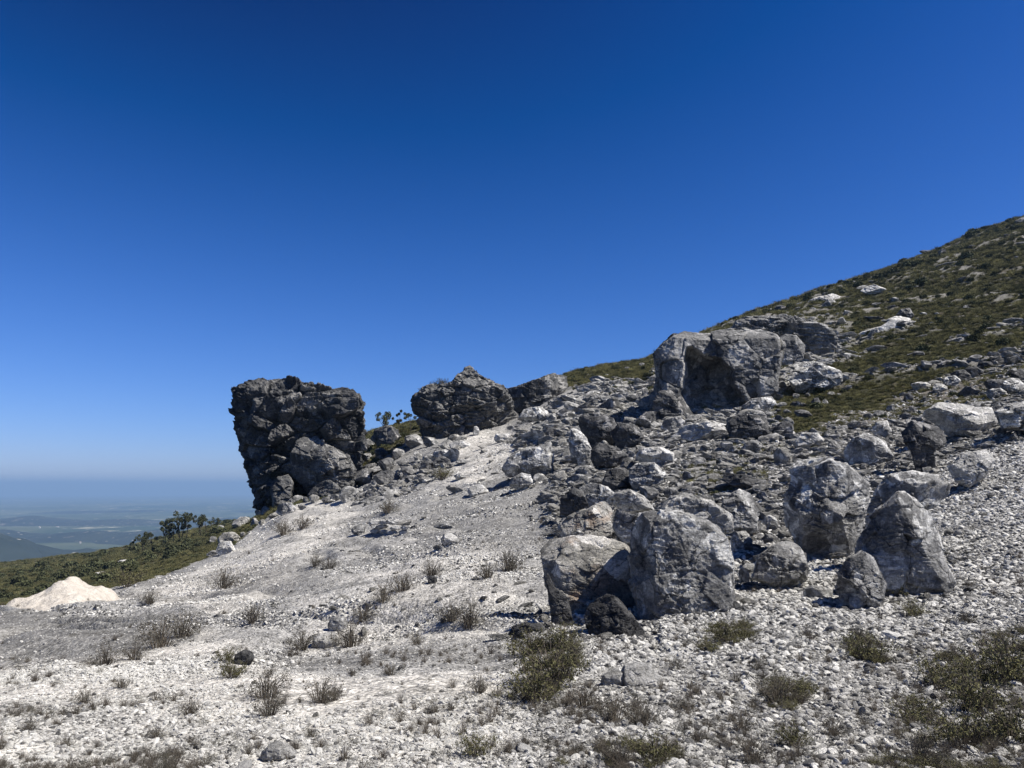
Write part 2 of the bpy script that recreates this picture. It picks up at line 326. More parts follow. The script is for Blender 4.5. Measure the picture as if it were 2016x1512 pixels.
terr = (np.floor(ph) + sstep(0.55, 0.98, ph - np.floor(ph)) - ph) * step
zb = zb + terr * rocky * sstep(16, 30, Yf) * 0.55
zb = zb + hrb * 1.1 * (np.floor(zb / 1.6 + fbm(pts * np.array([.05, .05, 1]), 57, 3)) + sstep(.6, .98, (zb / 1.6 + fbm(pts * np.array([.05, .05, 1]), 57, 3)) % 1) - zb / 1.6 - fbm(pts * np.array([.05, .05, 1]), 57, 3)) + hrb * 0.8
f1_, f2_, cc_ = worley(pts * np.array([1 / 1.9, 1 / 1.3, 0.01]) + np.stack([edge2, edge2, edge2], 1) * 0.3, 41)
zb = zb + rocky * sstep(14, 25, Yf) * (0.32 * (cc_ - 0.5) + 0.22 * (0.55 - f1_)) * sstep(0.0, 0.25, f2_ - f1_) * np.clip(1.2 - Yf / 160, 0, 1)
zb = zb - np.where(zb > 165, zb - 165 - 35 * (1 - np.exp(-np.maximum(zb - 165, 0) / 35)), 0)
ZG = zb.reshape(NU, NS); print('zmax', ZG.max())
SLF = ZG / YG

def ground(x, y):
    """height of the terrain, bilinear"""
    x = np.asarray(x, float); y = np.asarray(y, float)
    a = np.clip((x / y - sgrid[0]) / (sgrid[1] - sgrid[0]), 0, NS - 1.001); b = np.clip((np.log(y) - umin) / (ugrid[1] - ugrid[0]), 0, NU - 1.001)
    i = a.astype(int); j = b.astype(int); fa = a - i; fb = b - j
    return ((SLF[j, i] * (1 - fa) + SLF[j, i + 1] * fa) * (1 - fb) + (SLF[j + 1, i] * (1 - fa) + SLF[j + 1, i + 1] * fa) * fb) * y
def hit(px, py, ymin=2.5, ymax=900):
    """first terrain point under a photo pixel (or the closest miss)"""
    Y = np.exp(np.linspace(math.log(ymin), math.log(ymax), 1500))
    p = at(px, py, 1.0); g = ground(p[0] * Y, Y); d = p[2] * Y - g
    k = np.where(d <= 0)[0]
    k = k[0] if len(k) else int(np.argmin(d / Y))
    return np.array([p[0] * Y[k], Y[k], g[k]])
def mask_at(m, x, y):
    a = np.clip(np.round((np.asarray(x) / y - sgrid[0]) / (sgrid[1] - sgrid[0])), 0, NS - 1).astype(int)
    b = np.clip(np.round((np.log(y) - umin) / (ugrid[1] - ugrid[0])), 0, NU - 1).astype(int)
    return m.reshape(NU, NS)[b, a]

def ground_mat():
    n = NT('slope_ground')
    co = n.coord('Object')
    veg_, br, rk, pl, dm = [n.attr(k) for k in ('veg', 'brown', 'rocky', 'pale', 'dim')]
    v1 = n.vor(co, 16); v1c = n.vor(co, 16, out='Color'); v2 = n.vor(co, 5.5); v2c = n.vor(co, 5.5, out='Color'); v3 = n.vor(co, 1.6)
    big = n.noise(co, 0.35, 6, 0.65, 0.5); mid = n.noise(co, 2.2, 7, 0.7, 0.4); fine = n.noise(co, 22, 5, 0.75)
    base = n.mix(pl, (0.42, 0.41, 0.39), (0.80, 0.76, 0.69))
    base = n.mix(n.math('MULTIPLY', dm, 0.6), base, (0.17, 0.165, 0.155))
    far_ = n.vor(co, 1.1, out='Color')
    base = n.mix(0.8, base, n.ramp(big, [(0.30, 0.62), (0.50, 0.95), (0.70, 1.18)]), 'MULTIPLY')
    base = n.mix(0.75, base, n.ramp(mid, [(0.30, 0.45), (0.48, 0.95), (0.70, 1.22)]), 'MULTIPLY')
    sep = n.n('ShaderNodeSeparateColor'); n.l(v2c, sep.inputs[0])
    base = n.mix(0.6, base, n.ramp(sep.outputs[0], [(0.0, 0.5), (0.3, 0.9), (1.0, 1.2)]), 'MULTIPLY')
    gap = n.math('MULTIPLY', n.ramp(v1, [(0.30, 0.0), (0.62, 1.0)]), n.ramp(mid, [(0.35, 1.0), (0.65, 0.25)]))
    base = n.mix(n.math('MULTIPLY', gap, 0.75), base, (0.07, 0.067, 0.06))
    # bedrock
    cb = n.coord('Object', (0.35, 1.0, 4.0), (0, 0.10, 0)); bed = n.noise(cb, 1.8, 8, 0.72, 0.6)
    rock = n.mix(n.ramp(bed, [(0.36, 0.0), (0.60, 1.0)]), (0.17, 0.167, 0.16), (0.50, 0.49, 0.465))
    base = n.mix(n.math('MULTIPLY', rk, n.ramp(mid, [(0.30, 1.0), (0.66, 0.6)])), base, rock)
    # bare brown soil and low scrub
    soil = n.mix(n.ramp(mid, [(0.35, 0.0), (0.65, 1.0)]), (0.05, 0.042, 0.033), (0.17, 0.15, 0.125))
    base = n.mix(n.math('MULTIPLY', br, n.ramp(big, [(0.3, 1.0), (0.7, 0.6)])), base, soil)
    g1 = n.noise(co, 0.16, 8, 0.7, 0.6); g2 = n.noise(co, 1.1, 8, 0.75)
    gr = n.mix(n.ramp(g1, [(0.38, 0.0), (0.60, 1.0)]), (0.036, 0.042, 0.022), (0.105, 0.095, 0.056))
    gr = n.mix(n.ramp(n.noise(co, 0.07, 7, 0.7, 0.6), [(0.50, 0.0), (0.60, 0.6)]), gr, (0.12, 0.095, 0.065))
    gr = n.mix(0.9, gr, n.ramp(g2, [(0.30, 0.35), (0.5, 1.0), (0.72, 1.7)]), 'MULTIPLY')
    gr = n.mix(n.ramp(n.noise(n.coord('Object', (.5, 1, 2.5)), 0.16, 9, 0.72, 1.0), [(0.53, 0.0), (0.60, 0.85)]), gr, (0.19, 0.18, 0.155))
    base = n.mix(veg_, base, gr)
    base = n.mix(0.6, base, n.ramp(fine, [(0.3, 0.6), (0.5, 1.0), (0.7, 1.25)]), 'MULTIPLY')
    sp4 = n.n('ShaderNodeSeparateColor'); n.l(n.vor(co, 42, out='Color'), sp4.inputs[0]); sp5 = n.n('ShaderNodeSeparateColor'); n.l(v1c, sp5.inputs[0])
    nv = n.math('SUBTRACT', 1.0, veg_)
    base = n.mix(n.math('MULTIPLY', nv, 0.8), base, n.ramp(sp4.outputs[0], [(0.0, 0.45), (0.25, 0.85), (1.0, 1.2)]), 'MULTIPLY')
    base = n.mix(n.math('MULTIPLY', nv, 0.7), base, n.ramp(sp5.outputs[1], [(0.0, 0.45), (0.22, 0.9), (1.0, 1.18)]), 'MULTIPLY')
    inv = n.math('SUBTRACT', 1.0, n.math('MULTIPLY', v1, 1.0)); inv2 = n.math('SUBTRACT', 1.0, v2)
    h = n.bump(mid, 0.8, 0.10); h = n.bump(inv2, 0.7, 0.05, h); h = n.bump(inv, 0.7, 0.025, h)
    h = n.bump(n.math('MULTIPLY', g2, veg_), 1.0, 0.8, h); h = n.bump(n.math('MULTIPLY', bed, rk), 1.0, 0.22, h)
    return n.fin(base, h)
M_ground = ground_mat()
idx = np.arange(NU * NS).reshape(NU, NS)
q = np.stack([idx[:-1, :-1].ravel(), idx[:-1, 1:].ravel(), idx[1:, 1:].ravel(), idx[1:, :-1].ravel()], 1)
me = mesh_np('ground', np.stack([XG.ravel(), YG.ravel(), ZG.ravel()], 1), q, M_ground)
for nm, arr in (('veg', veg), ('brown', brown), ('rocky', rocky), ('pale', pale), ('dim', dim)):
    at_ = me.attributes.new(nm, 'FLOAT', 'POINT'); at_.data.foreach_set('value', arr.astype(np.float32))
tag(link('ground', me), kind='structure')

# ------------------------------------------------------------------ far plain and hills
VH = -450.0
def far_mat(name, a, b, c, sc):
    n = NT(name); co = n.coord('Object', (sc, sc * 0.5, sc))
    p = n.noise(co, 1.0, 8, 0.65, 0.8); q_ = n.noise(co, 6.0, 6, 0.7)
    col = n.mix(n.ramp(p, [(0.40, 0.0), (0.60, 1.0)]), a, b)
    col = n.mix(n.ramp(q_, [(0.58, 0.0), (0.66, 1.0)]), col, c)
    sp = n.vor(n.coord('Object', (sc, sc, sc)), 9.0)
    col = n.mix(n.ramp(sp, [(0.08, 0.5), (0.14, 0.0)]), col, (0.5, 0.47, 0.42))
    return n.fin(col)
M_plain = far_mat('plain_land', (0.025, 0.042, 0.020), (0.09, 0.10, 0.055), (0.34, 0.31, 0.23), 0.0005)
M_hill = far_mat('hill_land', (0.012, 0.018, 0.014), (0.026, 0.033, 0.024), (0.12, 0.11, 0.09), 0.0012)
rr = np.exp(np.linspace(math.log(900), math.log(140000), 260)); th = np.linspace(R(-75), R(75), 220)
RR, TH = np.meshgrid(rr, th, indexing='ij'); X_ = RR * np.sin(TH); Y_ = RR * np.cos(TH)
pp = np.stack([X_.ravel() / 4000, Y_.ravel() / 4000, X_.ravel() * 0], 1)
Z_ = VH - RR ** 2 / (2 * 6371000.) + (fbm(pp, 61, 5) * 60 * np.exp(-RR / 30000).ravel()).reshape(RR.shape)
ii = np.arange(RR.size).reshape(RR.shape)
q = np.stack([ii[:-1, :-1].ravel(), ii[:-1, 1:].ravel(), ii[1:, 1:].ravel(), ii[1:, :-1].ravel()], 1)
tag(link('plain', mesh_np('plain', np.stack([X_.ravel(), Y_.ravel(), Z_.ravel()], 1), q, M_plain)), kind='structure')
def plain_z(x, y):
    r = np.hypot(x, y); return VH - r * r / (2 * 6371000.) + fbm(np.array([[x / 4000, y / 4000, 0.]]), 61, 5)[0] * 60 * math.exp(-r / 30000)
def ridge(x0, x1, y, depth, prof, seed, name='hills'):
    nx, ny = 260, 60
    xs = np.linspace(x0, x1, nx); ys = np.linspace(-1, 1, ny)
    Xr, Yr = np.meshgrid(xs, ys, indexing='ij')
    top = np.interp(xs, [p_[0] for p_ in prof], [p_[1] for p_ in prof])[:, None]
    base = VH - 60 - y * y / (2 * 6371000.)
    s = np.cos(Yr * math.pi / 2) ** 1.2
    nz = fbm(np.stack([Xr.ravel() / depth * 2.2, (Yr.ravel()) * 2.2, Xr.ravel() * 0], 1), seed, 5).reshape(Xr.shape)
    Z = base + (top - base) * s * (1 + 0.16 * nz)
    i_ = np.arange(Xr.size).reshape(Xr.shape)
    q_ = np.stack([i_[:-1, :-1].ravel(), i_[1:, :-1].ravel(), i_[1:, 1:].ravel(), i_[:-1, 1:].ravel()], 1)
    tag(link(name, mesh_np(name, np.stack([Xr.ravel(), y + Yr.ravel() * depth, Z.ravel()], 1), q_, M_hill)), kind='structure')
def zp(px, py, Y): return at(px, py, Y)
y1 = 14000.; ridge(at(-900, 1000, y1)[0], at(900, 1000, y1)[0], y1, 2600, [(at(a, b, y1)[0], at(a, b, y1)[2]) for a, b in
    ((-900, 1030), (-300, 1012), (-40, 1014), (40, 1009), (130, 1007), (260, 1006), (420, 1008), (520, 1005), (700, 1010), (900, 1030))], 71)
for yy_, prof_, sd_ in ((9500., ((-900, 1040), (-100, 1026), (0, 1022), (60, 1018), (140, 1026), (230, 1023), (330, 1030), (460, 1020), (700, 1040)), 75),
        (6800., ((-900, 1060), (-100, 1036), (0, 1046), (80, 1054), (160, 1046), (240, 1050), (330, 1040), (500, 1036), (700, 1060)), 76),
        (4300., ((-900, 1090), (-200, 1074), (0, 1078), (60, 1074), (130, 1082), (190, 1088), (260, 1078), (360, 1072), (600, 1090)), 77)):
    ridge(at(-900, 1000, yy_)[0], at(700, 1000, yy_)[0], yy_, yy_ * .13, [(at(a, b, yy_)[0], at(a, b, yy_)[2]) for a, b in prof_], sd_)
y2 = 4000.; ridge(at(-700, 1000, y2)[0], at(130, 1000, y2)[0], y2, 600, [(at(a, b, y2)[0], at(a, b, y2)[2]) for a, b in
    ((-700, 1060), (-200, 1030), (-60, 1032), (-10, 1040), (15, 1052), (32, 1078), (60, 1105), (130, 1180))], 73)

# ------------------------------------------------------------------ haze
hz = [(-60000, -30), (60000, 90000)]
bm_v = np.array([(x, y, z) for x in (-70000, 70000) for y in (-50, 130000) for z in (VH - 2300, 214)], float)
hq = np.array([(0, 1, 3, 2), (4, 6, 7, 5), (0, 4, 5, 1), (2, 3, 7, 6), (0, 2, 6, 4), (1, 5, 7, 3)])
mh = bpy.data.materials.new('air'); mh.use_nodes = True; t_ = mh.node_tree; t_.nodes.clear()
ho = t_.nodes.new('ShaderNodeOutputMaterial'); hv = t_.nodes.new('ShaderNodeVolumePrincipled')
hv.inputs['Color'].default_value = (0.32, 0.51, 0.77, 1); hv.inputs['Density'].default_value = 0.000065; hv.inputs['Anisotropy'].default_value = 0.0
t_.links.new(hv.outputs[0], ho.inputs['Volume'])
tag(link('haze', mesh_np('haze', bm_v, hq, mh, smooth=False)), kind='stuff')

# ------------------------------------------------------------------ rock builder
_cs = {}
def cubesphere(n):
    if n in _cs: return _cs[n]
    t = np.tan(np.linspace(-math.pi / 4, math.pi / 4, n + 1)); A, B = np.meshgrid(t, t, indexing='ij'); o = np.ones_like(A)
    V = []; Q = []; base = 0; i_ = np.arange((n + 1) ** 2).reshape(n + 1, n + 1)
    for k, (a, b, c) in enumerate(((A, B, o), (-A, B, -o), (o, A, B), (-o, -A, B), (B, o, A), (B, -o, -A))):
        V.append(np.stack([a.ravel(), b.ravel(), c.ravel()], 1))
        Q.append(np.stack([i_[:-1, :-1].ravel(), i_[1:, :-1].ravel(), i_[1:, 1:].ravel(), i_[:-1, 1:].ravel()], 1) + base); base += (n + 1) ** 2
    V = np.concatenate(V); Q = np.concatenate(Q); V /= np.linalg.norm(V, axis=1)[:, None]
    _, first, inv = np.unique(np.round(V, 6), axis=0, return_index=True, return_inverse=True)
    V = V[first]; Q = inv.reshape(-1)[Q]
    _cs[n] = (V, Q); return V, Q
def rock_np(outline, Tf, Tb, n, seed, e=3.0, cuts=(), ncut=13, cutc=(0.62, 0.91), amp=0.05, block=0.05, bsc=2.2, flat=2.0, fine=0.02, lean=(0, 0), caves=(), crack=0.15, cavepoly=None, cavedep=6):
    """outline: (x, z) metres round (0, 0); returns vertices and quads"""
    rng = np.random.RandomState(seed); D, Q = cubesphere(n)
    ol = np.array(outline, float); th_ = np.linspace(-math.pi, math.pi, 721)
    dx, dz = np.cos(th_), np.sin(th_); Rt = np.zeros(721)
    for k in range(len(ol)):
        a = ol[k]; b = ol[(k + 1) % len(ol)]; ex, ez = b - a
        den = dx * ez - dz * ex
        with np.errstate(divide='ignore', invalid='ignore'):
            t = (a[0] * ez - a[1] * ex) / den; s = (a[0] * dz - a[1] * dx) / den
        ok = (np.abs(den) > 1e-9) & (t > 0) & (s >= -1e-6) & (s <= 1 + 1e-6); Rt = np.where(ok, np.maximum(Rt, t), Rt)
    Rt = np.where(Rt <= 0, np.median(Rt[Rt > 0]), Rt)
    size = float(np.median(Rt))
    ang_ = np.arctan2(D[:, 2], D[:, 0]); rho = np.hypot(D[:, 0], D[:, 2]); Ra = np.interp(ang_, th_, Rt)
    T = np.where(D[:, 1] < 0, Tf, Tb)
    s = ((rho / Ra) ** e + (np.abs(D[:, 1]) / T) ** e) ** (-1 / e)
    P = D * s[:, None]
    planes = [(np.array(c[:3], float), c[3]) for c in cuts]
    for _ in range(ncut):
        v = rng.normal(size=3); v[1] = v[1] - 0.5 * abs(v[1]) if v[1] < 0 else v[1]; v[0] *= 0.7
        planes.append((v, rng.uniform(*cutc) if abs(v[1]) > 0.4 * np.linalg.norm(v) else rng.uniform(0.9, 0.99)))
    for v, c in planes:
        v = v / np.linalg.norm(v); dpt = P @ v; lim = c * dpt.max(); m = dpt > lim
        P[m] *= (lim / dpt[m])[:, None]
    for (cx_, cz_, rx, rz, dep) in caves:
        m = sstep(1.0, 0.80, np.hypot((P[:, 0] - cx_) / rx, (P[:, 2] - cz_) / rz) + 0.35 * fbm(P * np.array([1, 0, 1]) / size * 2.2, seed + 6, 4)) * (P[:, 1] < 0)
        P[:, 1] += m * dep * (1 + 0.25 * fbm(P / size * 3, seed + 5, 3))
    if cavepoly is not None:
        jx_ = P[:, 0] + 0.06 * size * fbm(P / size * 4, seed + 6, 4); jz_ = P[:, 2] + 0.06 * size * fbm(P / size * 4, seed + 7, 4)
        cp = np.array(cavepoly, float); dmin = np.full(len(P), 1e9)
        for k in range(len(cp)):
            a_ = cp[k]; b_ = cp[(k + 1) % len(cp)]; ab = b_ - a_; t_c = np.clip(((jx_ - a_[0]) * ab[0] + (jz_ - a_[1]) * ab[1]) / (ab @ ab), 0, 1)
            dmin = np.minimum(dmin, np.hypot(jx_ - a_[0] - t_c * ab[0], jz_ - a_[1] - t_c * ab[1]))
        m = sstep(0, 0.09 * size, dmin) * inpoly(jx_, jz_, [tuple(c_) for c_ in cp]) * (P[:, 1] < 0)
        P[:, 1] += m * cavedep * (0.75 + 0.45 * sstep(0, 0.5 * size, dmin) + 0.2 * fbm(P / size * 3, seed + 5, 3))
    pn = P / size
    wv = np.stack([fbm(pn * 1.5 + 7, seed + 1, 3), fbm(pn * 1.5 + 31, seed + 2, 3), fbm(pn * 1.5 + 57, seed + 3, 3)], 1)
    rough = 0.25 + 1.0 * sstep(-.12, .22, fbm(pn * 1.4 + 91, seed + 21, 3))
    disp = amp * 0.8 * size * fbm(pn * 1.3 + 3, seed, 3)
    if block:
        for kk, (bs, ba) in enumerate(((bsc * 0.7, block * 2.9), (bsc * 1.8, block * 0.75 * rough), (bsc * 4.5, block * 0.34 * rough))):
            f1, f2, vv = facets((pn + 0.05 * wv) * np.array([bs, bs, bs * (1 + (flat - 1) * 0.6)]), seed + 11 + kk)
            disp += size * ba * (vv - crack * 0.6 * sstep(0.10, 0.0, f2 - f1))
    zz = pn[:, 2] * 9 * flat / 2 + wv[:, 0] * 1.6 + pn[:, 0] * 0.8
    disp += size * fine * 1.6 * ((zz % 1) ** 1.5 - 0.4) * sstep(-.15, .25, fbm(pn * 2, seed + 8, 2))
    disp += size * fine * fbm(pn * 9, seed + 9, 5, 0.6)
    nn = D * np.array([0.5, 1.15, 0.5])
    P = P + nn * disp[:, None]
    P[:, 0] += lean[0] * P[:, 2]; P[:, 1] += lean[1] * P[:, 2]
    return P, Q
MATS = dict(g=M_grey, d=M_dark, p=M_pale, t=M_tower, c=M_cliff, o=M_outcrop, r=M_rust)
_seed = [100]; BASES = []
def outline_rock(poly, Y, T, label, mat='g', name='boulder', cat='boulder', n=60, group=None, parent=None, snap=True, **kw):
    """a rock with its own depth whose front view has the given outline; Y is the distance of its middle"""
    _seed[0] += 7; poly = np.array(poly, float); c = (poly.min(0) + poly.max(0)) / 2
    hy = min(float(hit(x_, poly[:, 1].max() - 3)[1]) for x_ in (c[0], poly[:, 0].min() * .75 + poly[:, 0].max() * .25, poly[:, 0].min() * .25 + poly[:, 0].max() * .75))
    if snap and Y < hy < 1.5 * Y:                           # its foot would hang above the ground: set it back until it stands
        t0_ = T[0] if isinstance(T, tuple) else T; print('set back', label[:40], round(Y, 1), '->', round(hy + t0_ * .3, 1)); Y = hy + t0_ * .3
    O = at(c[0], c[1], Y); sc = Y / F * 1.0
    _tf = T[0] if isinstance(T, tuple) else T; Ye = Y - 0.2 * _tf; Oe = at(c[0], c[1], Ye)
    k = np.linalg.norm(at(c[0] + 1, c[1], Ye) - Oe), np.linalg.norm(at(c[0], c[1] + 1, Ye) - Oe)
    ol = [((p_[0] - c[0]) * k[0], -(p_[1] - c[1]) * k[1]) for p_ in poly]
    if 'caves' in kw: kw['caves'] = [((a - c[0]) * k[0], -(b - c[1]) * k[1], ra * k[0], rb * k[1], d_) for a, b, ra, rb, d_ in kw['caves']]
    if 'cavepoly' in kw: kw['cavepoly'] = [((a - c[0]) * k[0], -(b - c[1]) * k[1]) for a, b in kw['cavepoly']]
    Tf, Tb = (T, T) if not isinstance(T, tuple) else T
    P, Q = rock_np(ol, Tf, Tb, n, kw.pop('seed', _seed[0]), **kw)
    P[:, 0] += P[:, 1] * O[0] / O[1]; P[:, 2] += np.minimum(P[:, 1], 0) * O[2] / O[1]
    if Y < 60: BASES.append((O[0], Y, max(abs(P[:, 0].min()), P[:, 0].max()), _tf))
    o = link(name, mesh_np(name, P, Q, MATS[mat]), parent, tuple(O))
    if parent is None: tag(o, label, cat, group)
    elif label: o['label'] = label
    return o
# ------------------------------------------------------------------ the large outcrops
outline_rock([(453, 765), (475, 757), (520, 752), (575, 752), (640, 765), (690, 770), (704, 785), (710, 800), (711, 860), (706, 880), (716, 905), (704, 950), (700, 1012), (600, 1020), (535, 1015), (512, 985), (503, 965), (490, 925), (470, 880), (463, 830), (454, 795)],
    124, (9, 14), 'tall dark overhanging rock tower at the edge of the drop', 't', 'rock_tower', 'rock tower', n=230, e=6, ncut=5, cutc=(0.8, 0.95),
    cuts=[(-0.75, -0.65, -0.15, 0.86), (0.6, -0.8, 0.05, 0.95), (0.05, -1, -0.12, 0.93), (0, -0.55, 0.85, 0.93)], amp=0.06, block=0.075, bsc=3.8, flat=1.8, fine=0.045, crack=0.6, caves=[(588, 968, 24, 30, 5)])
outline_rock([(570, 890), (585, 868), (604, 853), (640, 868), (680, 893), (702, 925), (700, 965), (650, 985), (600, 965), (572, 930)],
    114, (3.5, 4), 'rounded pale-streaked boulder leaning on the foot of the rock tower', 'o', n=110, amp=0.06, block=0.06, fine=0.03, e=2.6)
outline_rock([(532, 960), (545, 940), (566, 934), (578, 950), (572, 1000), (540, 1005)], 112, 2, 'upright grey block left of the dark hollow under the rock tower', 'o', n=50)
outline_rock([(606, 975), (622, 950), (650, 945), (676, 965), (680, 1000), (610, 1005)], 110, 2, 'grey block right of the dark hollow under the rock tower', 'o', n=50)
outline_rock([(680, 975), (690, 962), (712, 962), (735, 975), (742, 992), (684, 992)], 97, 1.5, 'low rounded rock with a pale rim at the top of the gravel mound', 'g', n=50)
outline_rock([(812, 792), (820, 775), (840, 762), (890, 752), (903, 737), (918, 729), (932, 730), (945, 742), (985, 758), (1002, 780), (1018, 830), (1012, 870), (950, 875), (900, 880), (862, 890), (842, 885), (830, 845), (826, 825), (815, 808)],
    140, (8, 12), 'broad dark outcrop topped by a small knob between the tower and the hill', 'o', 'rock_outcrop', 'outcrop', n=190, e=4.5, ncut=5,
    cuts=[(-0.7, -0.6, -0.35, 0.85), (0, -0.6, 0.8, 0.86), (0.1, -1, -0.1, 0.92)], amp=0.06, block=0.055, bsc=3.2, flat=2.4, fine=0.045, crack=0.5)
outline_rock([(911, 733), (914, 723), (924, 719), (932, 724), (934, 734), (922, 740)], 140, 1.2, 'small knob of rock on the peak of the broad outcrop', 'o', n=24, snap=False)
outline_rock([(985, 780), (1000, 765), (1030, 757), (1070, 741), (1090, 733), (1118, 736), (1119, 757), (1100, 790), (1070, 806), (1010, 812), (990, 800)],
    150, (6, 8), 'layered grey outcrop tilting up to the right of the broad dark one', 'o', 'rock_outcrop', 'outcrop', n=130, e=3.5, amp=0.05, block=0.06, bsc=2.5, flat=4.0, fine=0.035)
outline_rock([(1293, 700), (1305, 680), (1330, 660), (1350, 652), (1400, 656), (1440, 650), (1500, 649), (1530, 658), (1546, 680), (1536, 720), (1526, 770), (1480, 800), (1430, 815), (1350, 838), (1300, 838), (1283, 815), (1284, 775), (1293, 750)],
    90, (7, 10), 'big grey cliff with streaked face and a dark cave on the hillside', 'c', 'rock_cliff', 'cliff', n=230, e=6, ncut=3, cutc=(0.88, 0.96),
    cuts=[(-0.9, -0.45, 0.0, 0.88), (0.1, -1, 0.1, 0.93), (0, -0.35, 0.95, 0.9)], amp=0.045, block=0.035, bsc=2.4, flat=1.4, fine=0.014,
    crack=0.3, cavedep=3.6, cavepoly=[(1346, 706), (1356, 686), (1372, 684), (1392, 696), (1422, 706), (1440, 730), (1448, 762), (1466, 792), (1440, 806), (1400, 818), (1376, 838), (1350, 822), (1334, 790), (1342, 756), (1352, 728)])
outline_rock([(1280, 800), (1296, 772), (1316, 766), (1342, 778), (1366, 812), (1366, 838), (1300, 845), (1280, 830)], 84, 2, 'rounded dark rock at the lower left mouth of the cave', 'd', n=60)
outline_rock([(1530, 668), (1548, 657), (1570, 660), (1586, 680), (1582, 708), (1560, 724), (1540, 718), (1530, 700)], 88, 2.6, 'smooth pale knuckle of rock at the right end of the streaked cliff', 'c', n=60, block=0.02)
outline_rock([(1440, 645), (1452, 630), (1490, 622), (1560, 622), (1630, 640), (1650, 665), (1640, 700), (1590, 700), (1540, 672), (1460, 662)], 103, (5, 8), 'stepped grey ledges rising behind the streaked cliff', 'c', 'rock_ledge', 'ledge', n=110, e=3, amp=0.05, block=0.06, bsc=3, flat=5, fine=0.05)

# ------------------------------------------------------------------ the large boulders in front
B = outline_rock
B([(1268, 1010), (1300, 1003), (1345, 1008), (1400, 1026), (1436, 1058), (1443, 1100), (1446, 1215), (1400, 1235), (1330, 1240), (1290, 1240), (1258, 1215), (1245, 1160), (1238, 1095), (1242, 1050)],
  14.6, (0.8, 1.2), 'biggest foreground boulder, split edge facing us and flaking pale crust on its front', 'g', n=150, e=5, ncut=2, cuts=[(-0.80, -0.60, 0.05, 0.74), (0.12, -1, 0.12, 0.80), (0.45, -0.35, 0.83, 0.93)], amp=0.03, block=0.045, bsc=2.2, flat=1.6, fine=0.02)
B([(1063, 1085), (1080, 1062), (1130, 1054), (1190, 1055), (1240, 1072), (1262, 1110), (1250, 1220), (1180, 1250), (1105, 1255), (1082, 1190), (1070, 1120)],
  16.0, (0.6, 0.9), 'slab boulder with rust and white streaks left of the biggest boulder', 'r', n=110, e=4, cuts=[(0.05, -1, 0.25, 0.85)], amp=0.05, block=0.03, bsc=2.2, fine=0.015)
B([(1150, 1212), (1160, 1190), (1195, 1171), (1216, 1178), (1240, 1206), (1268, 1242), (1262, 1275), (1230, 1290), (1180, 1285), (1155, 1250)],
  12.6, 0.42, 'small dark boulder lying in front of the gap between the two big ones', 'd', n=80, e=2.8, cuts=[(-0.5, -0.8, 0.1, 0.8), (0.5, -0.5, 0.6, 0.82)])
B([(1066, 1112), (1074, 1116), (1092, 1155), (1118, 1176), (1132, 1240), (1100, 1262), (1086, 1240), (1082, 1180)], 14.0, 0.16, 'thin dark splinter of rock leaning against the rust-streaked slab', 'd', n=50, e=3, amp=0.04)
B([(1000, 1250), (1008, 1234), (1035, 1226), (1072, 1232), (1085, 1262), (1040, 1275), (1005, 1270)], 13.4, 0.35, 'low dark mound standing in for the shadow left of the leaning splinter', 'd', n=40, e=2.2)  # dark solid put where the slab's shadow falls on the gravel
B([(1558, 905), (1580, 890), (1620, 887), (1648, 908), (1690, 925), (1716, 946), (1708, 1010), (1692, 1050), (1668, 1095), (1600, 1105), (1566, 1075), (1546, 1045), (1542, 985), (1560, 945)],
  22.5, (1.1, 1.7), 'tall bulging boulder with a hollow shaded front on the right slope', 'g', n=130, e=3.5, cuts=[(-0.75, -0.6, -0.25, 0.7), (0.45, -0.8, 0.35, 0.8), (-0.15, -0.85, -0.5, 0.62), (0, -0.3, 0.95, 0.9)], amp=0.06, block=0.04, bsc=2.0, fine=0.018)
B([(1478, 1140), (1490, 1100), (1520, 1076), (1548, 1064), (1575, 1075), (1592, 1100), (1590, 1145), (1540, 1160)], 17.8, 0.5, 'broad flat-faced grey stone below the tall bulging boulder', 'g', n=60, e=3)
B([(1755, 985), (1775, 967), (1802, 971), (1832, 1003), (1850, 1055), (1860, 1110), (1880, 1148), (1862, 1172), (1760, 1178), (1676, 1176), (1668, 1125), (1690, 1062), (1728, 1010)],
  15.8, (0.7, 1.0), 'pointed grey boulder with a pale tip on the right gravel bank', 'g', n=120, e=2.8, cuts=[(-0.6, -0.75, 0.2, 0.75), (0.6, -0.7, 0.3, 0.78)], amp=0.05, block=0.035, bsc=2.2, fine=0.018)
B([(1646, 1165), (1652, 1125), (1672, 1096), (1700, 1086), (1722, 1100), (1745, 1150), (1735, 1198), (1690, 1208), (1652, 1195)], 14.6, 0.5, 'low undercut boulder against the left of the pointed one', 'g', n=90, e=2.6, cuts=[(-0.5, -0.7, -0.5, 0.62)])
B([(1690, 1085), (1712, 1000), (1740, 940), (1790, 922), (1850, 935), (1885, 965), (1840, 1000), (1780, 1020), (1730, 1080), (1700, 1110)], 19.5, 0.8, 'sloping grey slab between the tall and the pointed boulder', 'g', n=80, e=2.6, amp=0.05, flat=3)
B([(1770, 832), (1790, 826), (1840, 828), (1858, 846), (1866, 868), (1850, 882), (1838, 890), (1840, 925), (1800, 930), (1793, 890), (1778, 862)], 29, 0.9, 'dark mushroom-shaped rock overhanging on a narrow foot', 'd', n=80, e=3, cuts=[(0, -0.5, 0.9, .9)])
B([(1808, 815), (1850, 792), (1885, 794), (1920, 800), (1955, 802), (1962, 832), (1930, 860), (1870, 858), (1835, 832)], 38, 1.6, 'long pale rounded rock above the mushroom-shaped one', 'p', n=80, e=2.4)
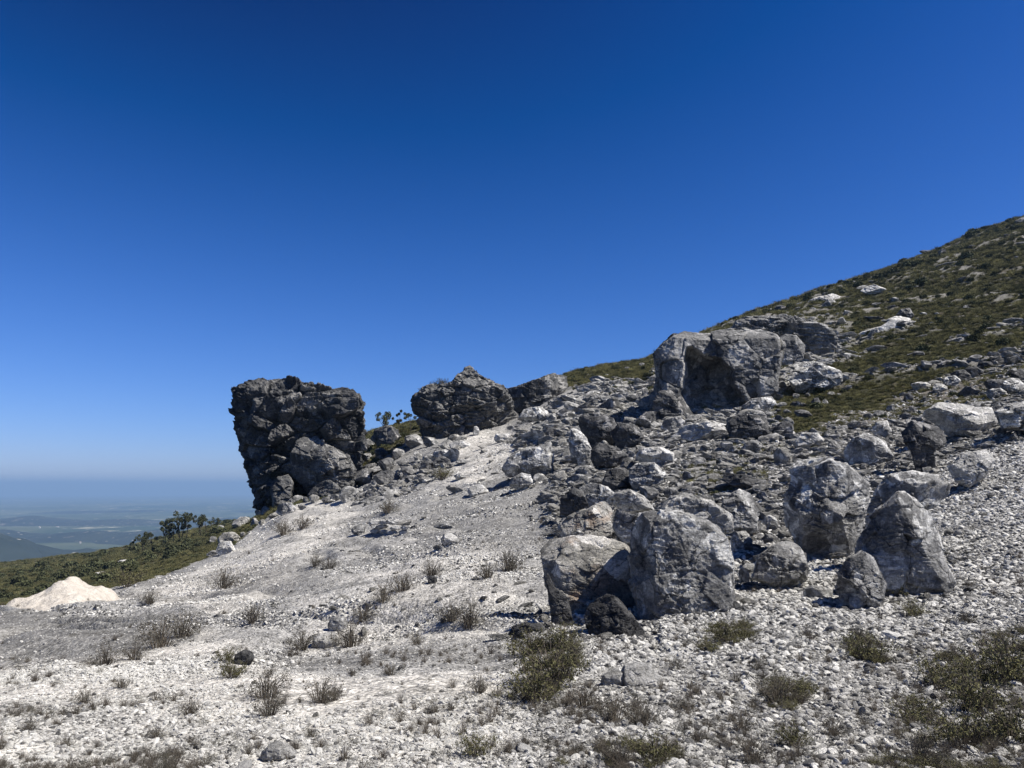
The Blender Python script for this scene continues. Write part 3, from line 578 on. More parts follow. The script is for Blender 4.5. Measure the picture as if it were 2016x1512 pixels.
B([(1958, 812), (1985, 795), (2060, 785), (2110, 800), (2100, 840), (2030, 850), (1970, 845)], 39, 1.8, 'long grey layered rock cut by the right edge of the view, beside the pale one', 'g', n=70, flat=4)
B([(1862, 920), (1898, 893), (1942, 884), (1962, 905), (1938, 940), (1906, 960), (1880, 950)], 24, 0.7, 'whitish angular boulder on the upper right gravel', 'p', n=70, e=2.6, ncut=8)
B([(1658, 890), (1680, 862), (1706, 852), (1742, 868), (1762, 905), (1720, 915), (1668, 915)], 33, 0.9, 'grey hunched rock behind the tall bulging boulder', 'g', n=50)
B([(1712, 850), (1728, 830), (1748, 828), (1756, 850), (1730, 862)], 40, 0.6, 'small pale-capped rock on the slope above the hunched one', 'p', n=36)
B([(1102, 1012), (1104, 980), (1130, 958), (1150, 968), (1160, 1000), (1135, 1020)], 27.5, 0.6, 'dark rounded boulder at the left end of the middle pile', 'd', n=56, e=2.6)
B([(1138, 962), (1165, 950), (1197, 958), (1222, 980), (1190, 1000), (1158, 1005)], 27.8, 0.6, 'smooth grey boulder leaning on the dark one of the middle pile', 'g', n=56, e=2.8)
B([(1098, 1035), (1120, 1015), (1160, 1000), (1190, 985), (1206, 1000), (1202, 1055), (1150, 1070), (1105, 1062)], 22.5, 0.8, 'wide grey boulder with pale drips above the rust-streaked slab', 'r', n=70, e=3)
B([(1205, 1040), (1215, 1002), (1240, 985), (1275, 1000), (1295, 1015), (1280, 1060), (1230, 1075)], 20.5, 0.7, 'dome-topped grey boulder just behind the biggest boulder', 'g', n=60, e=2.8)
B([(1192, 985), (1210, 970), (1240, 962), (1270, 978), (1290, 1005), (1240, 1010)], 25, 0.7, 'pale rounded boulder at the middle of the pile', 'p', n=50, e=2.6)
B([(1296, 1000), (1318, 980), (1345, 970), (1400, 985), (1440, 1012), (1446, 1050), (1380, 1050), (1310, 1030)], 19, 1.0, 'white-topped low boulder behind the right shoulder of the biggest one', 'p', n=70, e=2.4)
B([(1414, 1030), (1424, 985), (1458, 963), (1480, 972), (1494, 1005), (1490, 1045), (1440, 1060)], 24, 0.8, 'smooth dome of grey rock right of the middle pile', 'g', n=60, e=2.6)
B([(1184, 955), (1194, 926), (1225, 917), (1242, 928), (1242, 962), (1214, 968)], 33, 0.8, 'dark boulder of the upper pair, left one', 'd', n=50, e=2.8)
B([(1238, 950), (1240, 925), (1254, 908), (1290, 910), (1312, 935), (1294, 960), (1250, 966)], 33.5, 0.9, 'striped boulder of the upper pair, right one', 'g', n=50, e=2.6, flat=4, fine=0.04)
B([(1252, 898), (1262, 882), (1300, 879), (1328, 890), (1330, 912), (1290, 918), (1258, 912)], 40, 0.9, 'pale blocky stone above the upper pair', 'p', n=40)
B([(1119, 868), (1124, 844), (1136, 842), (1155, 860), (1166, 888), (1166, 915), (1138, 922), (1124, 905)], 43, 0.7, 'shield-shaped grey slab standing on edge', 'g', n=50, e=2.6)
B([(1162, 885), (1180, 872), (1215, 880), (1236, 895), (1236, 918), (1190, 922), (1165, 915)], 43.5, 1.0, 'brownish block just right of the shield-shaped slab', 'd', n=40)
B([(1130, 835), (1150, 815), (1180, 811), (1206, 820), (1218, 850), (1205, 885), (1165, 880), (1140, 855)], 49, (0.9, 1.6), 'large dark boulder sheltering the shield-shaped slab', 'd', n=70, cuts=[(-0.5, -0.75, -0.4, 0.72)])
B([(1200, 850), (1222, 832), (1250, 835), (1270, 860), (1250, 885), (1215, 880)], 50, 1.1, 'angular dark rock right of the large sheltering boulder', 'd', n=50)
B([(988, 925), (1000, 900), (1020, 888), (1062, 878), (1086, 868), (1090, 905), (1084, 940), (1030, 942), (998, 940)], 45, (1.0, 1.4), 'wide two-tone boulder at the edge of the white gully', 'g', n=70, e=3.2, cuts=[(-.4, -.8, -.1, .85)])
B([(1001, 962), (1008, 940), (1025, 930), (1044, 934), (1050, 950), (1030, 966)], 39, 0.5, 'smooth half dome stone below the wide two-tone boulder', 'g', n=40, e=2.2)
B([(1018, 826), (1030, 806), (1060, 800), (1086, 806), (1078, 822), (1040, 832)], 92, 1.6, 'flat slab resting over a shadowed gap below the layered outcrop', 'g', n=40)
B([(1543, 745), (1552, 722), (1572, 711), (1618, 714), (1656, 730), (1660, 752), (1610, 775), (1565, 772)], 86, 2.2, 'split grey rock with a pale rim below the knuckle of the cliff', 'g', n=70, fine=0.03, flat=3)
B([(1428, 838), (1440, 820), (1470, 815), (1508, 820), (1516, 858), (1470, 868), (1435, 862)], 62, 1.4, 'dark layered rock below the cave cliff', 'd', n=60, flat=4, fine=0.04)
B([(1460, 800), (1480, 785), (1520, 780), (1530, 795), (1505, 812), (1470, 812)], 78, 1.4, 'flat tilted slab at the foot of the streaked cliff', 'g', n=40)
B([(1320, 862), (1345, 838), (1400, 828), (1450, 840), (1440, 862), (1380, 872)], 66, 2.2, 'low sloping pale slab below the mouth of the cave', 'p', n=50, flat=4)
B([(1560, 870), (1580, 852), (1612, 852), (1622, 868), (1605, 885), (1570, 885)], 45, 0.9, 'pale rounded rock on the brown shelf', 'p', n=40)
B([(1420, 945), (1428, 930), (1470, 936), (1505, 945), (1500, 960), (1450, 962)], 37, 1.0, 'long flat ledge stone with a dark gap beneath', 'd', n=50, flat=4)
# hillside rocks
B([(1584, 600), (1600, 587), (1640, 578), (1668, 588), (1664, 606), (1600, 612)], 250, 7, 'pale weathered ledge on the hill skyline', 'p', 'rock_ledge', 'ledge', n=60, flat=3, fine=0.04)
B([(1692, 574), (1704, 564), (1722, 560), (1744, 568), (1748, 576), (1710, 580)], 240, 3, 'bright cream rock near the hill skyline', 'p', n=40)
B([(1664, 668), (1700, 652), (1742, 640), (1760, 626), (1782, 628), (1778, 646), (1740, 656), (1700, 668), (1670, 674)], 150, 2, 'long pale diagonal ledge across the green hillside', 'p', 'rock_ledge', 'ledge', n=60, e=2.4)
B([(1744, 645), (1748, 628), (1770, 620), (1796, 628), (1792, 645), (1762, 655)], 152, 2, 'pale stepped rock at the top of the diagonal ledge', 'p', n=40)
B([(1762, 622), (1775, 608), (1792, 606), (1800, 620), (1788, 634), (1768, 632)], 158, 2, 'black boulder above the diagonal ledge', 'd', n=40)
for k, (x, y, rx, ry, m_, lb) in enumerate([(1850, 765, 18, 10, 'p', 'pale broken rock at the lower end of the dark rock row'), (1872, 752, 18, 14, 'g', 'grey rock second up the dark rock row'),
        (1892, 742, 22, 14, 'd', 'dark rock in the middle of the rock row'), (1916, 733, 20, 13, 'd', 'black rock with pale top in the rock row'), (1942, 722, 22, 11, 'd', 'dark flat rock near the top of the rock row'),
        (1962, 712, 15, 12, 'd', 'black rock at the top end of the rock row'), (1814, 760, 24, 10, 'p', 'low pale rock left of the dark rock row'),
        (1960, 775, 22, 12, 'g', 'striped grey slab below the rock row'), (1995, 760, 26, 18, 'g', 'big grey rock low on the right hillside'), (2012, 742, 22, 16, 'd', 'dark rock on the right hillside cut by the edge')]):
    a_ = np.linspace(0, 2 * math.pi, 9)[:-1] + 0.3; rg = np.random.RandomState(k + 3)
    B([(x + rx * math.cos(t) * rg.uniform(.8, 1.15), y - ry * math.sin(t) * rg.uniform(.8, 1.15)) for t in a_], float(hit(x, y + ry * 0.8)[1]) * 1.01, rx / F * 75, lb, m_, n=40, flat=3)

# ------------------------------------------------------------------ small foreground stones, placed one by one
def stone(px, py, wpx, hpx, label, mat='p', seed=1, name='stone', cat='stone', n=30, T=None, sink=0.25):
    """py is where it meets the ground"""
    h_ = hit(px, py); Y = h_[1]; k = 1 / F * Y
    rg = np.random.RandomState(seed); a_ = np.linspace(0, 2 * math.pi, 10)[:-1] + rg.uniform(0, 1)
    ol = [(wpx / 2 * k * math.cos(t) * rg.uniform(.78, 1.12), hpx / 2 * k * math.sin(t) * rg.uniform(.78, 1.12)) for t in a_]
    P, Q = rock_np(ol, wpx * k * 0.4 if T is None else T, wpx * k * 0.4 if T is None else T, n, seed, e=2.6, amp=0.05, block=0.03, fine=0.015)
    o = link(name, mesh_np(name, P, Q, MATS[mat]), None, (h_[0], Y + wpx * k * 0.25, float(ground(h_[0], Y + wpx * k * 0.25)) + hpx * k * (0.5 - sink)))
    return tag(o, label, cat)
stone(1208, 1352, 54, 40, 'squarish cream stone at the left end of the pale flat rock', 'p', 3)
stone(1262, 1350, 90, 50, 'pale flat rock with dark bands in the lower middle', 'p', 4, n=46)
stone(476, 1312, 44, 32, 'dark wedge-shaped stone alone on the white gravel', 'd', 5)
stone(662, 1244, 40, 36, 'upright grey stone with a dark left side on the white slope', 'g', 6)
stone(640, 1276, 60, 36, 'pale low stone just below the upright grey one', 'p', 7)
stone(150, 1196, 20, 14, 'small pale stone at the foot of the gravel heap', 'p', 8)
stone(1447, 1205, 34, 26, 'small black stone at the right foot of the biggest boulder', 'd', 9)
stone(1880, 1105, 24, 22, 'small grey stone right of the pointed boulder', 'g', 10)
stone(1478, 1150, 40, 60, 'squat pale block right of the biggest boulder', 'g', 11)
stone(1462, 1085, 44, 60, 'rounded grey stone between the biggest boulder and the shadowed gap', 'g', 12)
stone(1690, 1200, 34, 30, 'rounded pale stone in front of the low undercut boulder', 'p', 13)
stone(1616, 1180, 60, 34, 'flat grey stone left of the low undercut boulder', 'g', 14)
stone(1520, 1040, 34, 34, 'pale stone tucked left of the tall bulging boulder', 'p', 15)
stone(1576, 1085, 22, 50, 'thin pale upright stone in front of the tall bulging boulder', 'p', 16)
stone(940, 975, 46, 30, 'pale angular stone with a dark right face below the white gully', 'p', 17)
stone(905, 945, 24, 14, 'grey oval stone lying in the white gully', 'g', 18)
stone(885, 1080, 36, 30, 'pale rounded stone half way up the gravel slope', 'p', 19)
stone(850, 1150, 20, 22, 'small brown stone beside a dry shrub half way up the slope', 'd', 20)
stone(545, 1500, 70, 44, 'tan stone at the bottom edge of the view', 'p', 21)
stone(905, 885, 44, 24, 'curved pale stone at the top of the white gully', 'p', 22)
stone(870, 905, 40, 26, 'grey stone beside the curved pale one above the gully', 'g', 23)
stone(990, 870, 40, 22, 'pale stone at the upper right rim of the white gully', 'p', 24)
stone(937, 858, 14, 26, 'small upright block at the foot of the broad outcrop', 'g', 25)
stone(440, 1092, 40, 34, 'pale squared block at the left end of the gravel edge', 'p', 26)
stone(1705, 1410, 22, 22, 'pale pointed stone among the shrubs of the lower right', 'p', 27)
# the little heap of flat slabs on the slope
rg = random.Random(5)
for k in range(11):
    x = 738 + (k % 4) * 18 + rg.uniform(-5, 5); y = 1050 - (k // 4) * 13 + rg.uniform(-3, 3)
    o = stone(x, 1052, rg.uniform(20, 32), rg.uniform(8, 12), 'thin grey slab in the small loose stack on the slope', rg.choice('ggp'), 60 + k, n=16)
    h_ = hit(738, 1052); o.location[2] += (k // 4) * 0.28; o['group'] = 'slabs of the small loose stack'
    o.rotation_euler[1] = rg.uniform(-.2, .2)

# ------------------------------------------------------------------ boulder copies
VAR = []
for k in range(14):
    rg = np.random.RandomState(900 + k); a_ = np.linspace(0, 2 * math.pi, 9)[:-1] + rg.uniform(0, 1); asp = rg.uniform(0.6, 0.95)
    ol = [(math.cos(t) * rg.uniform(.7, 1.1), math.sin(t) * asp * rg.uniform(.75, 1.1)) for t in a_]
    VAR.append(rock_np(ol, rg.uniform(.6, .9), rg.uniform(.6, .9), 30, 900 + k, e=4.5, ncut=14, cutc=(0.5, 0.86), amp=0.05, block=0.045, fine=0.03, flat=rg.choice([1.3, 2, 3])))
VM = {}
def small_rock_mat(kind):
    key = 'small_' + kind
    if key not in VM:
        cfg = {'g': ((0.085,) * 3, (0.34, 0.334, 0.32), (0.62, 0.605, 0.58)), 'd': ((0.045, 0.046, 0.049), (0.16, 0.157, 0.152), (0.38, 0.37, 0.36)), 'p': ((0.14, 0.137, 0.13), (0.31, 0.30, 0.275), (0.55, 0.53, 0.49))}[kind]
        VM[key] = rock_mat(key + '_rock', *cfg, 0.9, 0.58, cfg[2], 0.44, 0.8)
    return VM[key]
VMESH = {(k, m): mesh_np('boulder', VAR[k][0], VAR[k][1], small_rock_mat(m)) for k in range(14) for m in 'gdp'}
rnd = random.Random(77)
placed = []
def scatter(poly, count, smin, smax, mats, label, group, name='boulder', cat='boulder', ymin=2.5, mind=0.6, flatten=1.0, power=2.0, wide=1.0):
    xs = [p_[0] for p_ in poly]; ys = [p_[1] for p_ in poly]; c = 0; tries = 0
    while c < count and tries < count * 60:
        tries += 1; x = rnd.uniform(min(xs), max(xs)); y = rnd.uniform(min(ys), max(ys))
        if not inpoly([x], [y], poly)[0]: continue
        s = smin + (smax - smin) * rnd.random() ** power
        if any(abs(x - a) < (s + b_) * mind and abs(y - b) < (s + b_) * mind * 0.8 for a, b, b_ in placed): continue
        h_ = hit(x, y, ymin); r_ = s / F * h_[1] * 0.5
        sx, sy, sz = r_ * rnd.uniform(.85, 1.25) * wide, r_ * rnd.uniform(.8, 1.2), r_ * rnd.uniform(.7, 1.15) * flatten
        m = rnd.choice(mats)
        o = link(name, VMESH[(rnd.randrange(14), m)], None, (h_[0], h_[1] + sy * 0.4, float(ground(h_[0], h_[1] + sy * 0.4)) + sz * (0.42 if name in ('boulder', 'stone_block') else 0.30)), (rnd.uniform(-.3, .3), rnd.uniform(-.3, .3), rnd.uniform(0, 6.28)), (sx, sy, sz))
        tone = {'g': 'grey', 'd': 'dark', 'p': 'pale'}[m]
        tag(o, label.replace('{t}', tone), cat, group.replace('{t}', tone)); placed.append((x, y, s)); c += 1
scatter([(705, 960), (715, 885), (780, 872), (870, 872), (905, 900), (860, 950), (790, 968)], 46, 32, 62, 'ggddd', '{t} block in the jumble between the tower and the broad outcrop', '{t} blocks between the tower and the outcrop', ymin=90, mind=0.30, power=1, name='stone_block', cat='stone block')
scatter([(415, 1098), (420, 1050), (480, 1000), (560, 990), (700, 985), (640, 996), (540, 1020), (460, 1080)], 32, 18, 50, 'gdgp', '{t} rock along the edge of the gravel left of the tower', '{t} rocks on the gravel edge', ymin=60, mind=0.35, power=1.2, name='stone_block', cat='stone block')
scatter([(1040, 870), (1130, 800), (1280, 775), (1290, 840), (1240, 880), (1130, 900)], 44, 24, 66, 'gggd', '{t} rock in the rubble left of the cave cliff', '{t} rocks left of the cave', ymin=30, mind=0.33)
scatter([(1290, 850), (1520, 810), (1560, 850), (1500, 920), (1330, 920), (1250, 880)], 36, 20, 60, 'gggdp', '{t} rock on the stony slope below the cave cliff', '{t} rocks below the cave', ymin=30, mind=0.4)
scatter([(1090, 960), (1240, 880), (1420, 900), (1500, 960), (1540, 1030), (1440, 1060), (1200, 1080), (1100, 1060)], 46, 24, 60, 'gggdp', '{t} rock packed among the middle boulder pile', '{t} rocks of the middle pile', ymin=14, mind=0.4)
scatter([(1500, 960), (1600, 850), (1780, 800), (1860, 880), (1840, 940), (1720, 930)], 40, 20, 58, 'ggdp', '{t} rock on the slope behind the tall bulging boulder', '{t} rocks behind the bulging boulder', ymin=18, mind=0.4)
scatter([(1780, 790), (1940, 760), (2040, 700), (2040, 790), (1900, 800), (1830, 850)], 24, 16, 50, 'gdp', '{t} rock below the dark rock row on the right', '{t} rocks under the row', ymin=25, mind=0.4)
scatter([(1640, 650), (1750, 570), (1900, 470), (2030, 430), (2030, 660), (1860, 700), (1700, 720)], 46, 10, 36, 'dggd', '{t} rock poking out of the scrub on the green hillside', '{t} rocks on the green hillside', ymin=100, flatten=.55, mind=.4, wide=1.3, name='hillside_rock', cat='rock')
scatter([(1440, 640), (1560, 600), (1660, 590), (1700, 640), (1640, 720), (1560, 680)], 34, 12, 44, 'gdg', '{t} rock on the ledges above the cave cliff', '{t} rocks above the cave', ymin=100, mind=0.35, flatten=.7, name='hillside_rock', cat='rock')
scatter([(1100, 790), (1180, 740), (1280, 715), (1290, 770), (1200, 800)], 10, 8, 22, 'gdp', '{t} rock on the green slope left of the cave cliff', '{t} rocks on the green saddle slope', ymin=100, name='hillside_rock', cat='rock')
scatter([(1480, 1180), (1560, 1140), (1640, 1200), (1900, 1180), (2000, 1000), (2010, 1400), (1500, 1400)], 26, 12, 26, 'pg', '{t} loose stone on the right gravel bank', '{t} stones on the right gravel', name='stone', cat='stone', mind=0.8)
scatter([(640, 1150), (1060, 1000), (1050, 1240), (1000, 1460), (600, 1470)], 26, 10, 22, 'ppg', '{t} loose stone on the middle of the gravel slope', '{t} stones on the middle slope', name='stone', cat='stone', mind=0.8)
scatter([(20, 1330), (400, 1200), (620, 1150), (600, 1480), (30, 1490)], 22, 9, 20, 'ppg', '{t} loose stone on the white gravel of the lower left', '{t} stones on the lower left gravel', name='stone', cat='stone', mind=0.8)

scatter([(1440, 1030), (1560, 1000), (1560, 1090), (1500, 1160), (1450, 1150)], 16, 18, 50, 'gggd', '{t} block packed between the biggest and the tall bulging boulder', '{t} blocks between the two large boulders', ymin=12, mind=0.35)
scatter([(600, 960), (700, 945), (880, 900), (890, 940), (780, 985), (700, 992), (560, 1005)], 26, 14, 34, 'gddg', '{t} rock in the rubble under the tower and the jumble', '{t} rubble rocks under the tower', ymin=85, mind=0.3, name='stone_block', cat='stone block')
scatter([(1230, 800), (1290, 820), (1400, 830), (1540, 800), (1660, 740), (1670, 770), (1540, 850), (1300, 860)], 26, 14, 44, 'ggdp', '{t} block fallen at the foot of the cave cliff', '{t} blocks at the foot of the cave cliff', ymin=60, mind=0.33, name='stone_block', cat='stone block')
scatter([(1480, 608), (1700, 552), (1800, 505), (1900, 465), (2030, 428), (2030, 450), (1800, 530), (1700, 575), (1500, 625)], 26, 10, 30, 'dgd', '{t} rock on the skyline of the right hill', '{t} rocks on the hill skyline', ymin=120, mind=.35, flatten=.7, wide=1.2, name='hillside_rock', cat='rock')
# ------------------------------------------------------------------ heap of pale gravel at the left
def heap():
    c0 = hit(86, 1200); Y = c0[1]; k = Y / F; n_ = 120
    a, b = np.meshgrid(np.linspace(-1, 1, n_), np.linspace(-1, 1, n_), indexing='ij')
    X = c0[0] + a * 88 * k; Yy = Y + 2.0 + b * 3.4
    r = np.hypot(a + 0.04, b); r = r * (1 + 0.10 * np.sin(3 * np.arctan2(b, a) + 1)); h = 1.38 * (1 - np.sqrt(np.clip(r, 0, 1) ** 2 + .03) + .0) * 1.0 * (1 + 0.12 * np.sin(a * 9 + 1) * (1 - r).clip(0, 1))
    p_ = np.stack([X.ravel(), Yy.ravel(), X.ravel() * 0], 1)
    h = h + (0.22 * fbm(p_ * 1.0, 3, 6)).reshape(a.shape) * sstep(1.0, 0.85, r) - 0.15 * sstep(0.9, 1.05, r)
    Z = ground(X, Yy) * 0 + (ground(c0[0], Y) + (ground(X, Yy) - ground(c0[0], Y)) * 0.9) + h
    n = NT('pale_fine_gravel'); co = n.coord('Object'); c_ = n.mix(n.ramp(n.noise(co, 2.5, 8, 0.7), [(0.35, 0.0), (0.6, 1.0)]), (0.40, 0.36, 0.31), (0.55, 0.51, 0.45))
    c_ = n.mix(0.5, c_, n.ramp(n.noise(co, 18, 5, .7), [(0.3, 0.6), (0.55, 1.05)]), 'MULTIPLY')
    m = n.fin(c_, n.bump(n.noise(co, 9, 7, .7), 0.8, 0.12))
    i_ = np.arange(n_ * n_).reshape(n_, n_)
    q_ = np.stack([i_[:-1, :-1].ravel(), i_[1:, :-1].ravel(), i_[1:, 1:].ravel(), i_[:-1, 1:].ravel()], 1)
    tag(link('gravel_heap', mesh_np('gravel_heap', np.stack([X.ravel(), Yy.ravel(), Z.ravel()], 1), q_, m)), 'cream-coloured heap of dumped fine gravel at the left edge of the field', 'gravel heap', kind='thing')
heap()
scatter([(10, 1204), (60, 1196), (190, 1196), (240, 1204), (200, 1212), (40, 1214)], 16, 5, 13, 'ppg', '{t} small stone at the foot of the gravel heap', '{t} stones at the foot of the heap', name='stone', cat='stone', mind=.4)
# ------------------------------------------------------------------ plants
def leaf_mat(name, a, b, sc=6):
    n = NT(name); co = n.coord('Object'); g = n.n('ShaderNodeNewGeometry')
    oi = n.n('ShaderNodeObjectInfo')
    c = n.mix(n.noise(co, sc, 3), a, b)
    c = n.mix(0.8, c, n.ramp(g.outputs['Random Per Island'], [(0.0, 0.55), (1.0, 1.45)]), 'MULTIPLY')
    c = n.mix(0.7, c, n.ramp(oi.outputs['Random'], [(0.0, 0.6), (1.0, 1.4)]), 'MULTIPLY')
    return n.fin(c)
M_leaf = leaf_mat('scrub_leaf', (0.060, 0.066, 0.028), (0.15, 0.135, 0.065))
M_leafdry = leaf_mat('dry_leaf', (0.045, 0.044, 0.036), (0.105, 0.097, 0.074))
M_leafdark = leaf_mat('tree_leaf', (0.036, 0.045, 0.022), (0.095, 0.098, 0.050), 0.8)
M_twig = NT('twig').fin((0.10, 0.085, 0.068))
M_grassy = leaf_mat('tuft', (0.08, 0.09, 0.032), (0.19, 0.165, 0.075))
def ribbons(base, tip, w0, bend, rng):
    """thin curved three-sided stems from base to tip; returns verts and quads"""
    n = len(base); V = []; Q = []
    mid = (base + tip) / 2 + bend
    pts_ = [base, (base * .25 + mid * .5 + tip * .25) * 1.0 if False else mid, tip]; ws = [1.0, 0.75, 0.25]
    for p_, w_ in zip(pts_, ws):
        for j in range(3):
            a = j * 2.094; V.append(p_ + np.stack([np.full(n, math.cos(a)), np.full(n, math.sin(a)), np.zeros(n)], 1) * (w0 * w_)[:, None])
    V = np.stack(V, 1).reshape(-1, 3); o = np.arange(n) * 9
    for lv in (0, 1):
        for j in range(3):
            Q.append(np.stack([o + lv * 3 + j, o + lv * 3 + (j + 1) % 3, o + lv * 3 + 3 + (j + 1) % 3, o + lv * 3 + 3 + j], 1))
    return V, np.concatenate(Q)
def leaves(cen, size, rng, asp=0.45, up=0.0):
    n = len(cen); d = rng.normal(size=(n, 3)); d[:, 2] += up; d /= np.linalg.norm(d, axis=1)[:, None]
    e_ = rng.normal(size=(n, 3)); s_ = np.cross(d, e_); s_ /= np.linalg.norm(s_, axis=1)[:, None]
    d = d * size[:, None]; s_ = s_ * (size * asp)[:, None]
    V = np.stack([cen - d, cen + s_, cen + d, cen - s_], 1).reshape(-1, 3); o = np.arange(n) * 4
    return V, np.stack([o, o + 1, o + 2, o + 3], 1)
def shrub_meshes(k, nstem=40, nleaf=500, h=1.0, spread=0.7, leafsize=0.03, lm=M_leafdry, upright=0.4):
    rng = np.random.RandomState(k)
    a = rng.uniform(0, 6.283, nstem); r = rng.uniform(0, 1, nstem) ** .6 * spread; hh = h * rng.uniform(.35, 1.0, nstem) * (1 - 0.45 * (r / spread) ** 2)
    base = np.stack([np.cos(a) * r * .25, np.sin(a) * r * .25, np.full(nstem, -0.06)], 1); tip = np.stack([np.cos(a) * r, np.sin(a) * r, hh], 1)
    bend = np.stack([-np.cos(a) * r * .18, -np.sin(a) * r * .18, hh * .12], 1)
    V, Q = ribbons(base, tip, np.full(nstem, 0.0065) * (1 + rng.rand(nstem)), bend, rng)
    i = rng.randint(0, nstem, nstem * 3); t = rng.uniform(.35, .95, nstem * 3)[:, None]
    b2 = base[i] * (1 - t) + tip[i] * t; d2 = rng.normal(size=(len(i), 3)) * .12; d2[:, 2] = np.abs(d2[:, 2]) + 0.04
    V2, Q2 = ribbons(b2, b2 + d2, np.full(len(i), 0.004), d2 * 0.1, rng)
    st = mesh_np('stems', np.concatenate([V, V2]), np.concatenate([Q, Q2 + len(V)]), M_twig)
    j = rng.randint(0, len(i), nleaf); c = b2[j] + d2[j] * rng.uniform(0.1, 1.1, nleaf)[:, None] + rng.normal(size=(nleaf, 3)) * .02
    V3, Q3 = leaves(c, leafsize * rng.uniform(.6, 1.4, nleaf), rng, 0.45, 0.5)
    return st, mesh_np('foliage', V3, Q3, lm, smooth=False)
SH_dry = [shrub_meshes(300 + k, 64, 850, .85, .75, .022, M_leafdry) for k in range(5)]
SH_green = [shrub_meshes(320 + k, 64, 1700, .85, .85, .026, M_leaf) for k in range(5)]
def shrub(px, py, size_px, label, green=False, k=0, group=None, flat=1.0, name='shrub'):
    h_ = hit(px, py); s = size_px / F * h_[1]
    r_ = bpy.data.objects.new(name, None); C.objects.link(r_); r_.location = tuple(h_); r_.rotation_euler = (0, 0, k * 1.7)
    r_.scale = (s, s, s * flat); tag(r_, label, 'shrub', group)
    st, fo = (SH_green if green else SH_dry)[k % 5]
    link('stems', st, r_); link('foliage', fo, r_)
    return r_
